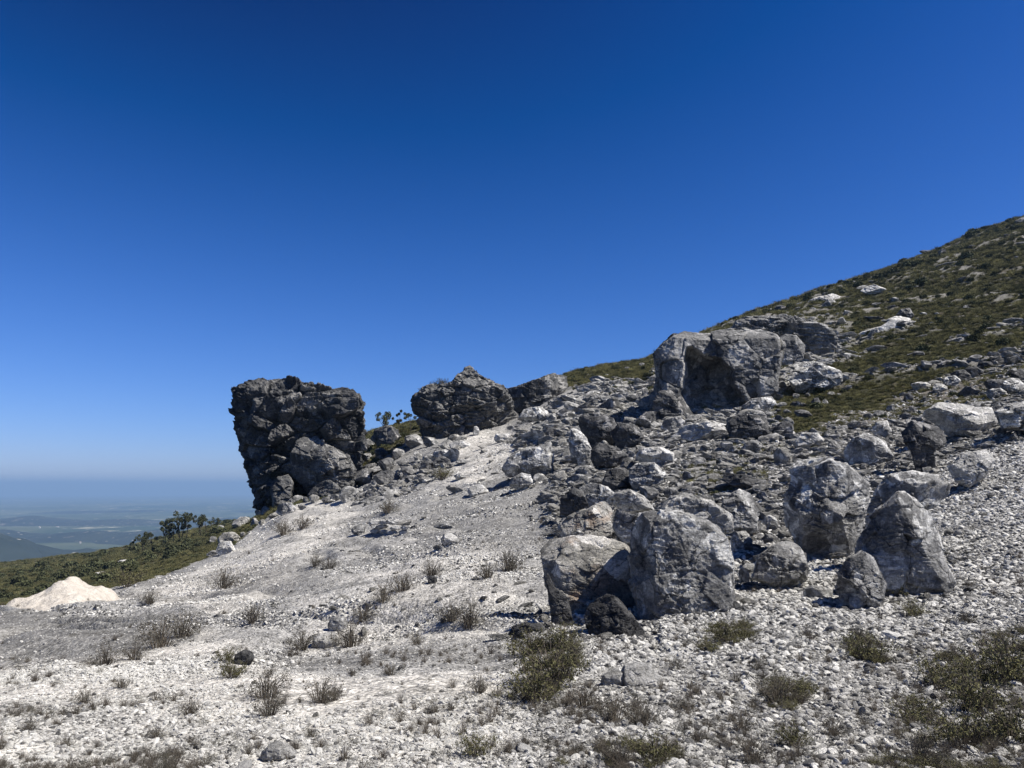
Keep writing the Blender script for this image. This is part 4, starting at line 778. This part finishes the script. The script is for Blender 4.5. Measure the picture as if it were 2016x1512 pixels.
for k, (x, y, s, g, lb) in enumerate([
    (1085, 1345, 115, 1, 'large green-brown bush below the rust-streaked slab'), (1115, 1275, 65, 1, 'low green bush at the foot of the rust-streaked slab'),
    (1055, 1380, 100, 1, 'dark green bush at the lower edge of the bush patch in the middle'), (1045, 1290, 75, 1, 'green bush right in front of the dark mound standing in for a shadow'),
    (1425, 1265, 60, 1, 'green shrub below the right side of the biggest boulder'), (1395, 1285, 45, 1, 'small olive shrub left of the one below the biggest boulder'),
    (1770, 1175, 46, 1, 'green tuft growing under the low undercut boulder'), (1795, 1215, 46, 1, 'olive shrub below the pointed boulder'),
    (1708, 1300, 72, 1, 'rounded grey-green shrub on the lower right gravel'), (1690, 1270, 46, 0, 'dry twiggy shrub behind the rounded grey-green one'),
    (1530, 1390, 75, 0, 'dark dry shrub in the lower middle right'), (1565, 1375, 55, 1, 'olive shrub touching the dark dry one in the lower right'),
    (1860, 1350, 80, 1, 'olive bush at the left of the lower right thicket'), (1920, 1400, 110, 1, 'tall bush in the middle of the lower right thicket'), (1985, 1340, 105, 1, 'dense bush at the right edge of the view'),
    (1900, 1470, 100, 1, 'bush at the bottom of the lower right thicket'), (1990, 1460, 105, 1, 'brownish bush in the bottom right corner'), (1960, 1290, 62, 0, 'dry shrub behind the lower right thicket'),
    (1800, 1420, 70, 1, 'bush at the lower left of the thicket'), (1560, 1470, 60, 1, 'green shrub near the bottom, left of the thicket'), (1810, 1500, 70, 0, 'dry shrub at the bottom edge, left of the corner'),
    (1150, 1395, 60, 0, 'dry shrub on the gravel under the pale flat rock'), (1210, 1420, 66, 0, 'dark twiggy shrub below the pale flat rock'), (1265, 1430, 60, 0, 'dry shrub right of the dark twiggy one below the pale flat rock'),
    (1290, 1500, 70, 1, 'green shrub at the bottom edge of the middle'), (1220, 1510, 60, 0, 'dry shrub at the bottom edge beside the green one'), (1350, 1395, 40, 0, 'small dry shrub right of the pale flat rock'),
    (940, 1490, 62, 1, 'yellow-green shrub at the bottom edge'), (945, 1365, 45, 0, 'dry shrub spreading on the pale middle gravel'), (925, 1235, 62, 0, 'dry shrub left of the dark mound standing in for a shadow'),
    (890, 1222, 46, 0, 'small dry shrub on the slope left of the rust-streaked slab'), (630, 1385, 62, 0, 'upright dark shrub on the white gravel'), (655, 1380, 40, 0, 'small dark shrub touching the upright one'),
    (525, 1375, 72, 0, 'tall twiggy shrub on the white gravel right of the dark wedge stone'), (530, 1410, 60, 0, 'dark shrub just below the tall twiggy one'), (455, 1335, 50, 1, 'yellow-green shrub by the dark wedge-shaped stone'),
    (445, 1305, 40, 1, 'small yellowish shrub left of the dark wedge-shaped stone'), (315, 1275, 75, 0, 'dark spreading shrub in the left of the field'), (360, 1255, 62, 0, 'dark shrub behind the spreading one at left'),
    (205, 1310, 50, 0, 'dry shrub with upright stems in the left of the field'), (265, 1300, 46, 0, 'small dry shrub between the two clumps at left'), (165, 1385, 36, 0, 'tiny dry plant low on the left gravel'), (240, 1355, 32, 0, 'tiny forked dry plant on the left gravel'),
    (375, 1410, 44, 0, 'dry brown plant on the lower left gravel'), (690, 1275, 62, 0, 'dry clump right of the pale low stone'), (595, 1280, 50, 0, 'dry clump left of the pale low stone'), (715, 1225, 40, 0, 'dry clump up the slope from the upright grey stone'),
    (790, 1165, 50, 0, 'dry shrub on the ridge half way up the slope'), (755, 1185, 44, 0, 'dry shrub at the left end of the ridge shrubs'), (850, 1135, 40, 0, 'brown dry shrub above the ridge shrubs'), (1000, 1125, 56, 0, 'dry shrub high on the slope left of the rust-streaked slab'),
    (960, 1140, 40, 0, 'small dry shrub left of the high one on the slope'), (560, 1055, 42, 0, 'dark shrub on the gravel mound below the tower'), (598, 1040, 34, 0, 'small shrub right of the one below the tower'), (440, 1160, 50, 0, 'low shrub in the grey hollow at left'),
    (500, 1225, 46, 0, 'dry shrub up the slope from the dark wedge stone'), (295, 1190, 34, 0, 'low shrub right of the gravel heap'), (255, 1155, 52, 1, 'low olive bush on the rim right of the gravel heap'),
    (870, 945, 36, 1, 'brown-green bush at the left rim of the white gully'), (765, 1010, 34, 0, 'dark shrub above the small stack of slabs'), (650, 1120, 32, 0, 'small dark plant on the mound'), (620, 1115, 30, 0, 'small dark plant left of its twin on the mound'),
    (1330, 1320, 34, 0, 'small dry plant above the pale flat rock'), (1640, 1450, 50, 0, 'dry plant between the dark dry shrub and the thicket'), (1460, 1440, 50, 0, 'dry shrub at lower middle right, left of the dark one'), (1480, 1500, 60, 0, 'dry shrub at the bottom right of the middle'),
    (60, 1440, 30, 0, 'tiny dry plant near the left edge'), (310, 1455, 34, 0, 'tiny upright dry plant at lower left'), (130, 1470, 28, 0, 'tiny dry sprig at the bottom left'), (820, 1270, 30, 0, 'tiny dry plant in the middle of the slope'), (770, 1330, 28, 0, 'tiny dry sprig on the pale middle gravel'),
    (1590, 1260, 34, 0, 'small dry plant right of the green shrub on the gravel'), (1900, 1230, 40, 0, 'dry upright plant on the right gravel bank'), (1495, 1320, 34, 0, 'small dry plant in the gravel above the dark dry shrub')]):
    shrub(x, y, s * (0.95 if g else 1.05), lb, bool(g), k)

# trees
def tree_meshes(k, crown_r=1.6, h=5.0, nblob=9, nl=1500, trunk=2, crown_z=0.72, leafs=0.14):
    rng = np.random.RandomState(k); V = []; Q = []; o = 0; C_ = []
    for t in range(trunk):
        a = rng.uniform(0, 6.28); top = np.array([math.cos(a) * crown_r * .35, math.sin(a) * crown_r * .35, h * .68]); base = np.array([rng.uniform(-.1, .1), rng.uniform(-.1, .1), -.4])
        n = 7; ts = np.linspace(0, 1, n)[:, None]; path = base * (1 - ts) + top * ts + np.stack([np.sin(ts[:, 0] * 4 + a) * .12] * 2 + [np.zeros(n)], 1)
        rad = 0.13 * (1 - ts[:, 0] * .65)
        ring = np.stack([np.stack([path[:, 0] + rad * math.cos(j * 1.0472), path[:, 1] + rad * math.sin(j * 1.0472), path[:, 2]], 1) for j in range(6)], 1).reshape(-1, 3)
        V.append(ring)
        for i in range(n - 1):
            for j in range(6): Q.append([o + i * 6 + j, o + i * 6 + (j + 1) % 6, o + i * 6 + 6 + (j + 1) % 6, o + i * 6 + 6 + j])
        o += len(ring); st = path[4]
        for b in range(7):
            e = top + rng.normal(size=3) * np.array([crown_r * .55, crown_r * .55, h * .13]) + np.array([0, 0, h * .12]); C_.append(e)
            rv, rq = ribbons(np.array([st]), np.array([e]), np.array([0.06]), np.zeros((1, 3)), rng); V.append(rv); Q += (rq + o).tolist(); o += len(rv)
    tr = mesh_np('trunk', np.concatenate(V), np.array(Q), M_twig)
    C_ = np.array(C_); ci = rng.randint(0, len(C_), nl); rr_ = crown_r * .34
    p = rng.normal(size=(nl, 3)); p /= np.linalg.norm(p, axis=1)[:, None]; p *= (rng.uniform(.3, 1, nl) ** .5)[:, None] * np.array([rr_, rr_, rr_ * .75])
    lv, lq = leaves(C_[ci] + p, leafs * rng.uniform(.6, 1.3, nl), rng, .6)
    return tr, mesh_np('crown', lv, lq, M_leafdark, smooth=False)
TR = [tree_meshes(500 + k, trunk=1 + k % 2, crown_r=1.3 + .3 * (k % 3)) for k in range(6)]
def tree(px, py, hpx, label, k, group=None, ymin=2.5, wide=1.0, Y=None, name='tree'):
    h_ = hit(px, py, ymin)
    if Y: p_ = at(px, py, Y); h_ = np.array([p_[0], Y, float(ground(p_[0], Y))])
    s = hpx / F * h_[1] / 4.6
    r_ = bpy.data.objects.new(name, None); C.objects.link(r_); r_.location = tuple(h_); r_.rotation_euler = (0, 0, k * 2.1); r_.scale = (s * wide, s * wide, s)
    tag(r_, label, 'tree', group); tr, cr = TR[k % 6]; link('trunk', tr, r_); link('crown', cr, r_)
tree(758, 864, 46, 'slender tree with twin trunks on the green saddle, nearest the tower', 1, ymin=140, wide=.8)
tree(786, 852, 40, 'spindly tree on the green saddle between its two neighbours', 0, ymin=140, wide=.7)
tree(808, 848, 32, 'small tree on the green saddle beside the broad outcrop', 2, ymin=140, wide=.8)
for k, (x, y, s, lb) in enumerate([(262, 1080, 30, 'low round tree at the left end of the tree row on the lower hillside'), (282, 1078, 32, 'dark tree second from the left in the hillside tree row'), (300, 1072, 36, 'leafy tree left of the tallest in the hillside row'),
        (322, 1062, 48, 'tall thin tree before the tallest of the hillside row'), (340, 1056, 46, 'feathery tree just left of the tallest on the hillside'), (356, 1052, 52, 'tallest tree of the hillside row'), (370, 1050, 46, 'broad tree right of the tallest on the hillside'),
        (394, 1046, 38, 'bushy tree on the right part of the hillside row'), (406, 1044, 34, 'slim tree close to the right end of the hillside row'), (330, 1078, 30, 'short tree below the middle of the hillside row'), (350, 1076, 28, 'short dark tree under the tallest of the row'), (424, 1034, 26, 'small tree at the right end of the hillside row')]):
    tree(x, y, s, lb, k, 'trees on the lower hillside', Y=330, wide=.8)
def bush_on(px, py, Y, s, label, k):
    p_ = at(px, py, Y); r_ = bpy.data.objects.new('shrub', None); C.objects.link(r_); r_.location = tuple(p_); sc_ = s / F * Y
    r_.scale = (sc_,) * 3; r_.rotation_euler = (0, 0, k); tag(r_, label, 'shrub'); st, fo = SH_green[k % 5]; link('stems', st, r_); link('foliage', fo, r_)
bush_on(858, 762, 139, 18, 'small bush on the left shoulder of the broad outcrop', 1)
bush_on(872, 757, 139, 18, 'taller bush on the broad outcrop left of its knob', 2)
bush_on(832, 772, 139, 12, 'tuft at the left end of the broad outcrop top', 3)
bush_on(497, 757, 121, 10, 'tuft on the top left of the rock tower', 4)
bush_on(594, 758, 121, 8, 'tiny tuft on the top middle of the rock tower', 0)
bush_on(640, 768, 121, 8, 'tiny tuft on the top right of the rock tower', 1)

# dark bushes on the hillsides
HB = []
for k in range(6):
    rng = np.random.RandomState(700 + k); n_ = 650; p = rng.normal(size=(n_, 3)); p /= np.linalg.norm(p, axis=1)[:, None]; p *= (rng.uniform(.2, 1, n_) ** .4)[:, None]
    lob = 0.75 + 0.35 * pnoise(p * 1.7 + k * 9, 3); p *= lob[:, None]; p[:, 2] = p[:, 2] * .7 + .35
    v, q_ = leaves(p, .14 * rng.uniform(.5, 1.3, n_), rng, .6); HB.append(mesh_np('bush', v, q_, M_leafdark, smooth=False))
def bushes(poly, count, smin, smax, label, group, ymin):
    xs = [p_[0] for p_ in poly]; ys = [p_[1] for p_ in poly]; c = 0
    while c < count:
        x = rnd.uniform(min(xs), max(xs)); y = rnd.uniform(min(ys), max(ys))
        if not inpoly([x], [y], poly)[0]: continue
        h_ = hit(x, y, ymin); s = rnd.uniform(smin, smax) / F * h_[1] * .5
        o = link('bush', HB[rnd.randrange(6)], None, tuple(h_), (0, 0, rnd.uniform(0, 6)), (s, s, s * rnd.uniform(.7, 1.1))); tag(o, label, 'bush', group); c += 1
bushes([(1500, 605), (1700, 545), (1900, 460), (2030, 425), (2030, 450), (1900, 490), (1700, 575), (1500, 625)], 50, 12, 30, 'dark bush along the skyline of the right hill', 'bushes on the hill skyline', 120)
bushes([(1680, 640), (1850, 520), (2030, 460), (2030, 690), (1850, 730), (1650, 800), (1560, 830), (1640, 720)], 65, 9, 34, 'dark green bush among the scrub of the right hillside', 'bushes on the right hillside', 70)
bushes([(0, 1190), (0, 1130), (140, 1105), (260, 1085), (420, 1050), (480, 1000), (500, 1000), (430, 1070), (210, 1150)], 130, 12, 38, 'dark bush on the lower green hillside at left', 'bushes on the lower left hillside', 62)
bushes([(420, 1045), (450, 1005), (500, 970), (520, 990), (470, 1030)], 16, 14, 26, 'green bush on the slope left of the tower foot', 'bushes at the tower foot', 80)
bushes([(1130, 745), (1280, 705), (1290, 760), (1150, 790)], 14, 7, 18, 'dark bush on the green slope left of the cave cliff', 'bushes left of the cave cliff', 100)

# ------------------------------------------------------------------ ground cover that nobody could count (one object each)
def gn_scatter(name, P, rot, scl, idxs, meshes, label_kind='stuff'):
    me_ = bpy.data.meshes.new(name); me_.vertices.add(len(P)); me_.vertices.foreach_set('co', np.ascontiguousarray(P, np.float32).ravel())
    for nm, ty, arr in (('rot', 'FLOAT_VECTOR', rot), ('scl', 'FLOAT_VECTOR', scl)):
        a = me_.attributes.new(nm, ty, 'POINT'); a.data.foreach_set('vector', np.ascontiguousarray(arr, np.float32).ravel())
    a = me_.attributes.new('vid', 'INT', 'POINT'); a.data.foreach_set('value', np.ascontiguousarray(idxs, np.int32))
    o = link(name, me_); g = bpy.data.node_groups.new(name, 'GeometryNodeTree')
    g.interface.new_socket('Geometry', in_out='INPUT', socket_type='NodeSocketGeometry'); g.interface.new_socket('Geometry', in_out='OUTPUT', socket_type='NodeSocketGeometry')
    gi = g.nodes.new('NodeGroupInput'); go = g.nodes.new('NodeGroupOutput'); ip = g.nodes.new('GeometryNodeInstanceOnPoints')
    jn = g.nodes.new('GeometryNodeJoinGeometry')
    for m in reversed(meshes):
        so = bpy.data.objects.new(name + '_source', m); oi = g.nodes.new('GeometryNodeObjectInfo'); oi.inputs['Object'].default_value = so; oi.inputs['As Instance'].default_value = True
        g.links.new(oi.outputs['Geometry'], jn.inputs[0])
    def na(nm, ty):
        n = g.nodes.new('GeometryNodeInputNamedAttribute'); n.data_type = ty; n.inputs[0].default_value = nm; return n.outputs[0]
    ip.inputs['Pick Instance'].default_value = True
    g.links.new(gi.outputs[0], ip.inputs['Points']); g.links.new(jn.outputs[0], ip.inputs['Instance']); g.links.new(na('vid', 'INT'), ip.inputs['Instance Index'])
    e2r = g.nodes.new('FunctionNodeEulerToRotation'); g.links.new(na('rot', 'FLOAT_VECTOR'), e2r.inputs[0]); g.links.new(e2r.outputs[0], ip.inputs['Rotation'])
    g.links.new(na('scl', 'FLOAT_VECTOR'), ip.inputs['Scale']); g.links.new(ip.outputs[0], go.inputs[0])
    md = o.modifiers.new('scatter', 'NODES'); md.node_group = g
    return tag(o, kind=label_kind)
# pebbles
def pebble_mat():
    n = NT('pebble'); oi = n.n('ShaderNodeObjectInfo'); co = n.coord('Object')
    c = n.ramp(oi.outputs['Random'], [(0.0, (0.10, 0.098, 0.095)), (0.25, (0.24, 0.235, 0.225)), (0.5, (0.44, 0.43, 0.405)), (0.75, (0.62, 0.605, 0.565)), (1.0, (0.76, 0.74, 0.69))])
    c = n.mix(0.6, c, n.ramp(n.noise(co, 2.5, 6, .7), [(0.3, 0.55), (0.55, 1.1)]), 'MULTIPLY')
    return n.fin(c, n.bump(n.noise(co, 3.0, 5, .7), .6, .15))
M_peb = pebble_mat()
def pebble_mat2():
    n = NT('bright_pebble'); oi = n.n('ShaderNodeObjectInfo'); co = n.coord('Object')
    c = n.ramp(oi.outputs['Random'], [(0.0, (0.30, 0.29, 0.27)), (0.2, (0.52, 0.51, 0.475)), (0.6, (0.66, 0.645, 0.60)), (1.0, (0.76, 0.74, 0.69))])
    c = n.mix(0.5, c, n.ramp(n.noise(co, 2.5, 6, .7), [(0.3, 0.6), (0.55, 1.1)]), 'MULTIPLY')
    return n.fin(c, n.bump(n.noise(co, 3.0, 5, .7), .6, .15))
M_peb2 = pebble_mat2()
PEB = []; PEB2 = []
for k in range(9):
    rg = np.random.RandomState(40 + k); a_ = np.linspace(0, 2 * math.pi, 8)[:-1]; asp = rg.uniform(.5, .9)
    ol = [(math.cos(t) * rg.uniform(.75, 1.1), math.sin(t) * asp * rg.uniform(.8, 1.1)) for t in a_]
    P_, Q_ = rock_np(ol, rg.uniform(.55, .9), rg.uniform(.55, .9), 5, 40 + k, e=2.5, ncut=8, cutc=(.65, .9), amp=.06, block=0, fine=0)
    PEB.append(mesh_np('pebble', P_, Q_, M_peb, smooth=False)); PEB2.append(mesh_np('pebble', P_, Q_, M_peb2, smooth=False))
rs = np.random.RandomState(11)
def pebble_field(name, N, meshes, sel, smin=0.0055, seed=1, big=0.0):
    rs = np.random.RandomState(seed)
    # even over the picture of the slope: sideways slope x inverse distance
    s = rs.uniform(-0.80, 0.80, N); iv = rs.uniform(1 / 135., 1 / 3.6, N)
    far = rs.rand(N) < 0.55; iv = np.where(far, rs.uniform(1 / 135., 1 / 10., N), iv)
    Y = 1 / iv; X = s * Y
    keep = (mask_at(veg, X, Y) < .4) & (rs.rand(N) < sel(X, Y) * thin(X, Y) * (.22 + .78 * mask_at(coarse, X, Y)) * (.6 + .4 * sstep(-.25, .1, X / Y))); X = X[keep]; Y = Y[keep]; n = len(X)
    s_ = np.maximum(smin, Y * 0.00095) * (1 + rs.pareto(2.1, n) * 0.8); rt = sstep(-.1, .35, X / Y); s_ = np.minimum(s_, (0.0060 * Y ** .6 + .005) * (1 + .55 * rt) + 0.05 * (rs.rand(n) < big * .5))
    cz = mask_at(coarse, X, Y); s_ = s_ * (0.75 + 0.5 * cz)
    Z = ground(X, Y) + s_ * rs.uniform(-.25, .45, n)
    rot = np.stack([rs.uniform(-.7, .7, n), rs.uniform(-.7, .7, n), rs.uniform(0, 6.28, n)], 1)
    scl = np.stack([s_ * rs.uniform(.8, 1.7, n), s_ * rs.uniform(.7, 1.3, n), s_ * rs.uniform(.45, .95, n)], 1)
    gn_scatter(name, np.stack([X, Y, Z], 1), rot, scl, rs.randint(0, len(meshes), n), meshes)
    print(name, n)
thin = lambda X, Y: 1 - .45 * mask_at(dim, X, Y)
brt = lambda X, Y: np.clip(mask_at(pale, X, Y) * 1.1 + 0.15, 0, 1) * (1 - .8 * mask_at(dim, X, Y))
pebble_field('gravel', 620000, PEB, lambda X, Y: np.clip(1 - brt(X, Y), .05, 1) * (1 - .35 * mask_at(brown, X, Y)), seed=1, big=.02)
pebble_field('white_gravel', 620000, PEB2, lambda X, Y: np.clip(brt(X, Y), .10, 1), smin=0.005, seed=2)
# rubble higher up
N = 48000; s = rs.uniform(-.25, .80, N); Y = np.exp(rs.uniform(math.log(16), math.log(150), N)); X = s * Y
keep = rs.rand(N) < np.clip(mask_at(rocky, X, Y) * 1.0, 0.02, 1) * (mask_at(veg, X, Y) < .5); X, Y = X[keep], Y[keep]; n = len(X)
s_ = np.minimum(Y * 0.0023 * (1 + rs.pareto(2.2, n) * .8), 0.012 * Y)
bx = []
for (x0, y0, rx_, ry_) in BASES:
    m_ = int(60 + 90 * min(rx_, 2)); t_a = rs.uniform(0, 6.283, m_); q_r = 1 + np.abs(rs.normal(size=m_)) * .22
    xx = x0 + np.cos(t_a) * rx_ * q_r; yy = y0 + np.sin(t_a) * (ry_ * 1.0 + .1) * q_r; bx.append(np.stack([xx, yy, np.full(m_, .018 + .02 * min(rx_, 2)) * (1 + rs.pareto(2.5, m_))], 1))
bx = np.concatenate(bx); X = np.concatenate([X, bx[:, 0]]); Y = np.concatenate([Y, bx[:, 1]]); s_ = np.concatenate([s_, np.minimum(bx[:, 2], .16)]); n = len(X)
RUB = [mesh_np('rubble_piece', VAR[k][0], VAR[k][1], small_rock_mat(m)) for k, m in ((0, 'g'), (3, 'p'), (5, 'g'), (7, 'p'), (9, 'p'), (11, 'g'), (12, 'g'))]
gn_scatter('rubble', np.stack([X, Y, ground(X, Y) + s_ * rs.uniform(-.1, .4, n)], 1), np.stack([rs.uniform(-.4, .4, n), rs.uniform(-.4, .4, n), rs.uniform(0, 6.28, n)], 1),
    np.stack([s_ * rs.uniform(.8, 1.8, n), s_ * rs.uniform(.8, 1.5, n), s_ * rs.uniform(.35, .9, n)], 1), rs.randint(0, len(RUB), n), RUB)
# scrub tufts on the green parts
TU = []
for k in range(5):
    rng = np.random.RandomState(800 + k); n_ = 70; b_ = rng.normal(size=(n_, 3)) * .22; b_[:, 2] = 0; t_ = b_ * 2.2 + rng.normal(size=(n_, 3)) * .15; t_[:, 2] = rng.uniform(.35, 1, n_)
    V_, Q_ = ribbons(b_, t_, np.full(n_, .045), b_ * .1, rng); TU.append(mesh_np('tuft', V_, Q_, M_grassy if k % 2 else M_leaf))
TU += [HB[0], HB[3]]
N = 150000; s = rs.uniform(-.75, .80, N); Y = np.exp(rs.uniform(math.log(38), math.log(620), N)); X = s * Y
keep = rs.rand(N) < np.maximum(mask_at(veg, X, Y), .35 * mask_at(brown, X, Y) * (Y > 40)); X, Y = X[keep], Y[keep]; n = len(X); s_ = np.clip(Y * .0042, .25, 1.6) * rs.uniform(.5, 1.5, n)
vi = rs.randint(0, 5, n); vi = np.where((X < 0), (vi // 2) * 2, vi); vi = np.where(rs.rand(n) < np.where(X < 0, .25, .06), rs.randint(5, 7, n), vi)
gn_scatter('scrub', np.stack([X, Y, ground(X, Y) - .05], 1), np.stack([rs.uniform(-.2, .2, n), rs.uniform(-.2, .2, n), rs.uniform(0, 6.28, n)], 1), np.stack([s_, s_, s_ * rs.uniform(.5, 1, n)], 1), vi, TU); print('scrub', n)
# thin weeds on the gravel
WE = [m for pr in SH_dry[:3] for m in pr] 
N = 9000; s = rs.uniform(-.72, .75, N); Y = 1 / rs.uniform(1 / 90., 1 / 4.6, N); X = s * Y
cl = fbm(np.stack([X * .35, Y * .35, X * 0], 1), 91, 3); keep = (rs.rand(N) < .12 + .7 * (cl > .18) + .5 * mask_at(dim, X, Y) * (X > 0)) & (mask_at(veg, X, Y) < .4); X, Y = X[keep], Y[keep]; n = len(X)
s_ = (.014 + .075 * rs.rand(n) ** 2.5) * (1 + Y / 14); Z = ground(X, Y)
ro = np.stack([np.zeros(n), np.zeros(n), rs.uniform(0, 6.28, n)], 1); sc3 = np.stack([s_, s_, s_ * 1.2], 1)
gn_scatter('weeds', np.stack([X, Y, Z], 1), ro, sc3, rs.choice([0, 1, 2, 3, 4, 5, 0, 2, 4], n), WE)
# low green undergrowth of the lower right and round the middle bush
UG = [SH_green[0][0], SH_green[0][1], SH_dry[2][0], SH_dry[2][1]]; U = []
for poly_, cnt_ in (([(1820, 1330), (1900, 1250), (2060, 1230), (2100, 1530), (1700, 1530), (1780, 1420)], 105), ([(1030, 1390), (1060, 1260), (1130, 1270), (1150, 1330), (1090, 1380)], 40), ([(1480, 1400), (1520, 1340), (1600, 1350), (1600, 1400)], 22), ([(1650, 1300), (1690, 1250), (1750, 1260), (1760, 1310)], 18), ([(1380, 1280), (1400, 1240), (1470, 1230), (1470, 1280)], 16), ([(1100, 1480), (1300, 1440), (1400, 1520), (1100, 1530)], 22)):
    xs_ = [a_[0] for a_ in poly_]; ys_ = [a_[1] for a_ in poly_]; c_ = 0
    while c_ < cnt_:
        x_, y_ = rnd.uniform(min(xs_), max(xs_)), rnd.uniform(min(ys_), max(ys_))
        if inpoly([x_], [y_], poly_)[0]:
            h_ = hit(x_, y_); U.append((*h_, rnd.uniform(.010, .026) * h_[1] ** .9)); c_ += 1
U = np.repeat(np.array(U), 2, axis=0); n = len(U); rz = np.repeat(rs.uniform(0, 6.28, n // 2), 2); vi = (np.repeat(rs.randint(0, 2, n // 2), 2) * 2 + np.tile([0, 1], n // 2))
gn_scatter('undergrowth', U[:, :3], np.stack([rz * 0, rz * 0, rz], 1), np.stack([U[:, 3] * 1.3, U[:, 3] * 1.3, U[:, 3]], 1), vi, UG)
# ------------------------------------------------------------------ far buildings
M_wall = NT('white_wall').fin((0.55, 0.54, 0.52)); M_roof = NT('pale_roof').fin((0.45, 0.36, 0.30))
def building(px, py, Y, w_, h_, d_, label):
    d_s = np.linspace(2500, 20000, 3000); zz_ = [plain_z(*at(px, py, q_)[:2]) - at(px, py, q_)[2] for q_ in d_s[::10]]
    k_ = next((i for i, v_ in enumerate(zz_) if v_ > 0), 250); Yn = d_s[::10][k_]; w_, h_, d_ = [v_ * Yn / Y * .8 for v_ in (w_, h_ * .6, d_)]; Y = Yn
    p_ = at(px, py, Y); p_[2] = plain_z(p_[0], p_[1]); r_ = bpy.data.objects.new('distant_building', None); C.objects.link(r_); r_.location = tuple(p_); tag(r_, label, 'building')
    a = np.array([(x, y, z) for x in (-w_ / 2, w_ / 2) for y in (-d_ / 2, d_ / 2) for z in (-4, h_)], float)
    link('wall', mesh_np('wall', a, hq, M_wall, smooth=False), r_)
    o_ = 0.8; b = np.array([(-w_/2-o_, -d_/2-o_, h_+.02), (w_/2+o_, -d_/2-o_, h_+.02), (w_/2+o_, d_/2+o_, h_+.02), (-w_/2-o_, d_/2+o_, h_+.02), (-w_/2-o_, 0, h_ * 1.45), (w_/2+o_, 0, h_ * 1.45)], float)
    me_ = bpy.data.meshes.new('roof'); me_.from_pydata(b.tolist(), [], [(0, 1, 5, 4), (2, 3, 4, 5), (1, 2, 5), (3, 0, 4), (0, 3, 2, 1)]); me_.materials.append(M_roof); link('roof', me_, r_)
for (px, py, Y, w_, h_, d_, lb) in [(219, 1061, 5600, 30, 22, 30, 'white block building in the valley town, tallest of the row'), (232, 1061, 5600, 44, 12, 30, 'long low white building right of the tall valley block'), (208, 1064, 5500, 22, 9, 20, 'low pale building left of the tall valley block'),
        (78, 1040, 6400, 12, 22, 12, 'lone white tower standing in the valley fields'), (126, 1025, 7800, 22, 14, 22, 'small white building far out on the plain'), (158, 1070, 5200, 10, 18, 10, 'small white tower near the valley town'), (113, 1038, 6500, 24, 10, 20, 'white shed on the plain right of the lone tower'), (180, 1057, 5700, 26, 9, 18, 'pale shed at the left end of the valley town')]:
    building(px, py, Y, w_, h_, d_, lb)
# pale track scars on the lower hillside
for k, (x, y, w_, h_, lb) in enumerate([(222, 1120, 40, 10, 'pale flat outcrop on the lower green hillside'), (245, 1108, 30, 8, 'pale rock patch above the flat outcrop on the lower hillside'), (192, 1082 + 50, 18, 6, 'small pale rock left of the flat outcrop on the lower hillside')]):
    h__ = hit(x, y, 62); kx = h__[1] / F
    P_, Q_ = rock_np([(w_ / 2 * kx * math.cos(t), h_ / 2 * kx * math.sin(t)) for t in np.linspace(0, 6.28, 9)[:-1]], 2.5, 3.5, 30, 70 + k, amp=.08, block=.05)
    tag(link('rock', mesh_np('rock', P_, Q_, M_pale), None, (h__[0], h__[1] + 1, h__[2] + .3)), lb, 'rock')
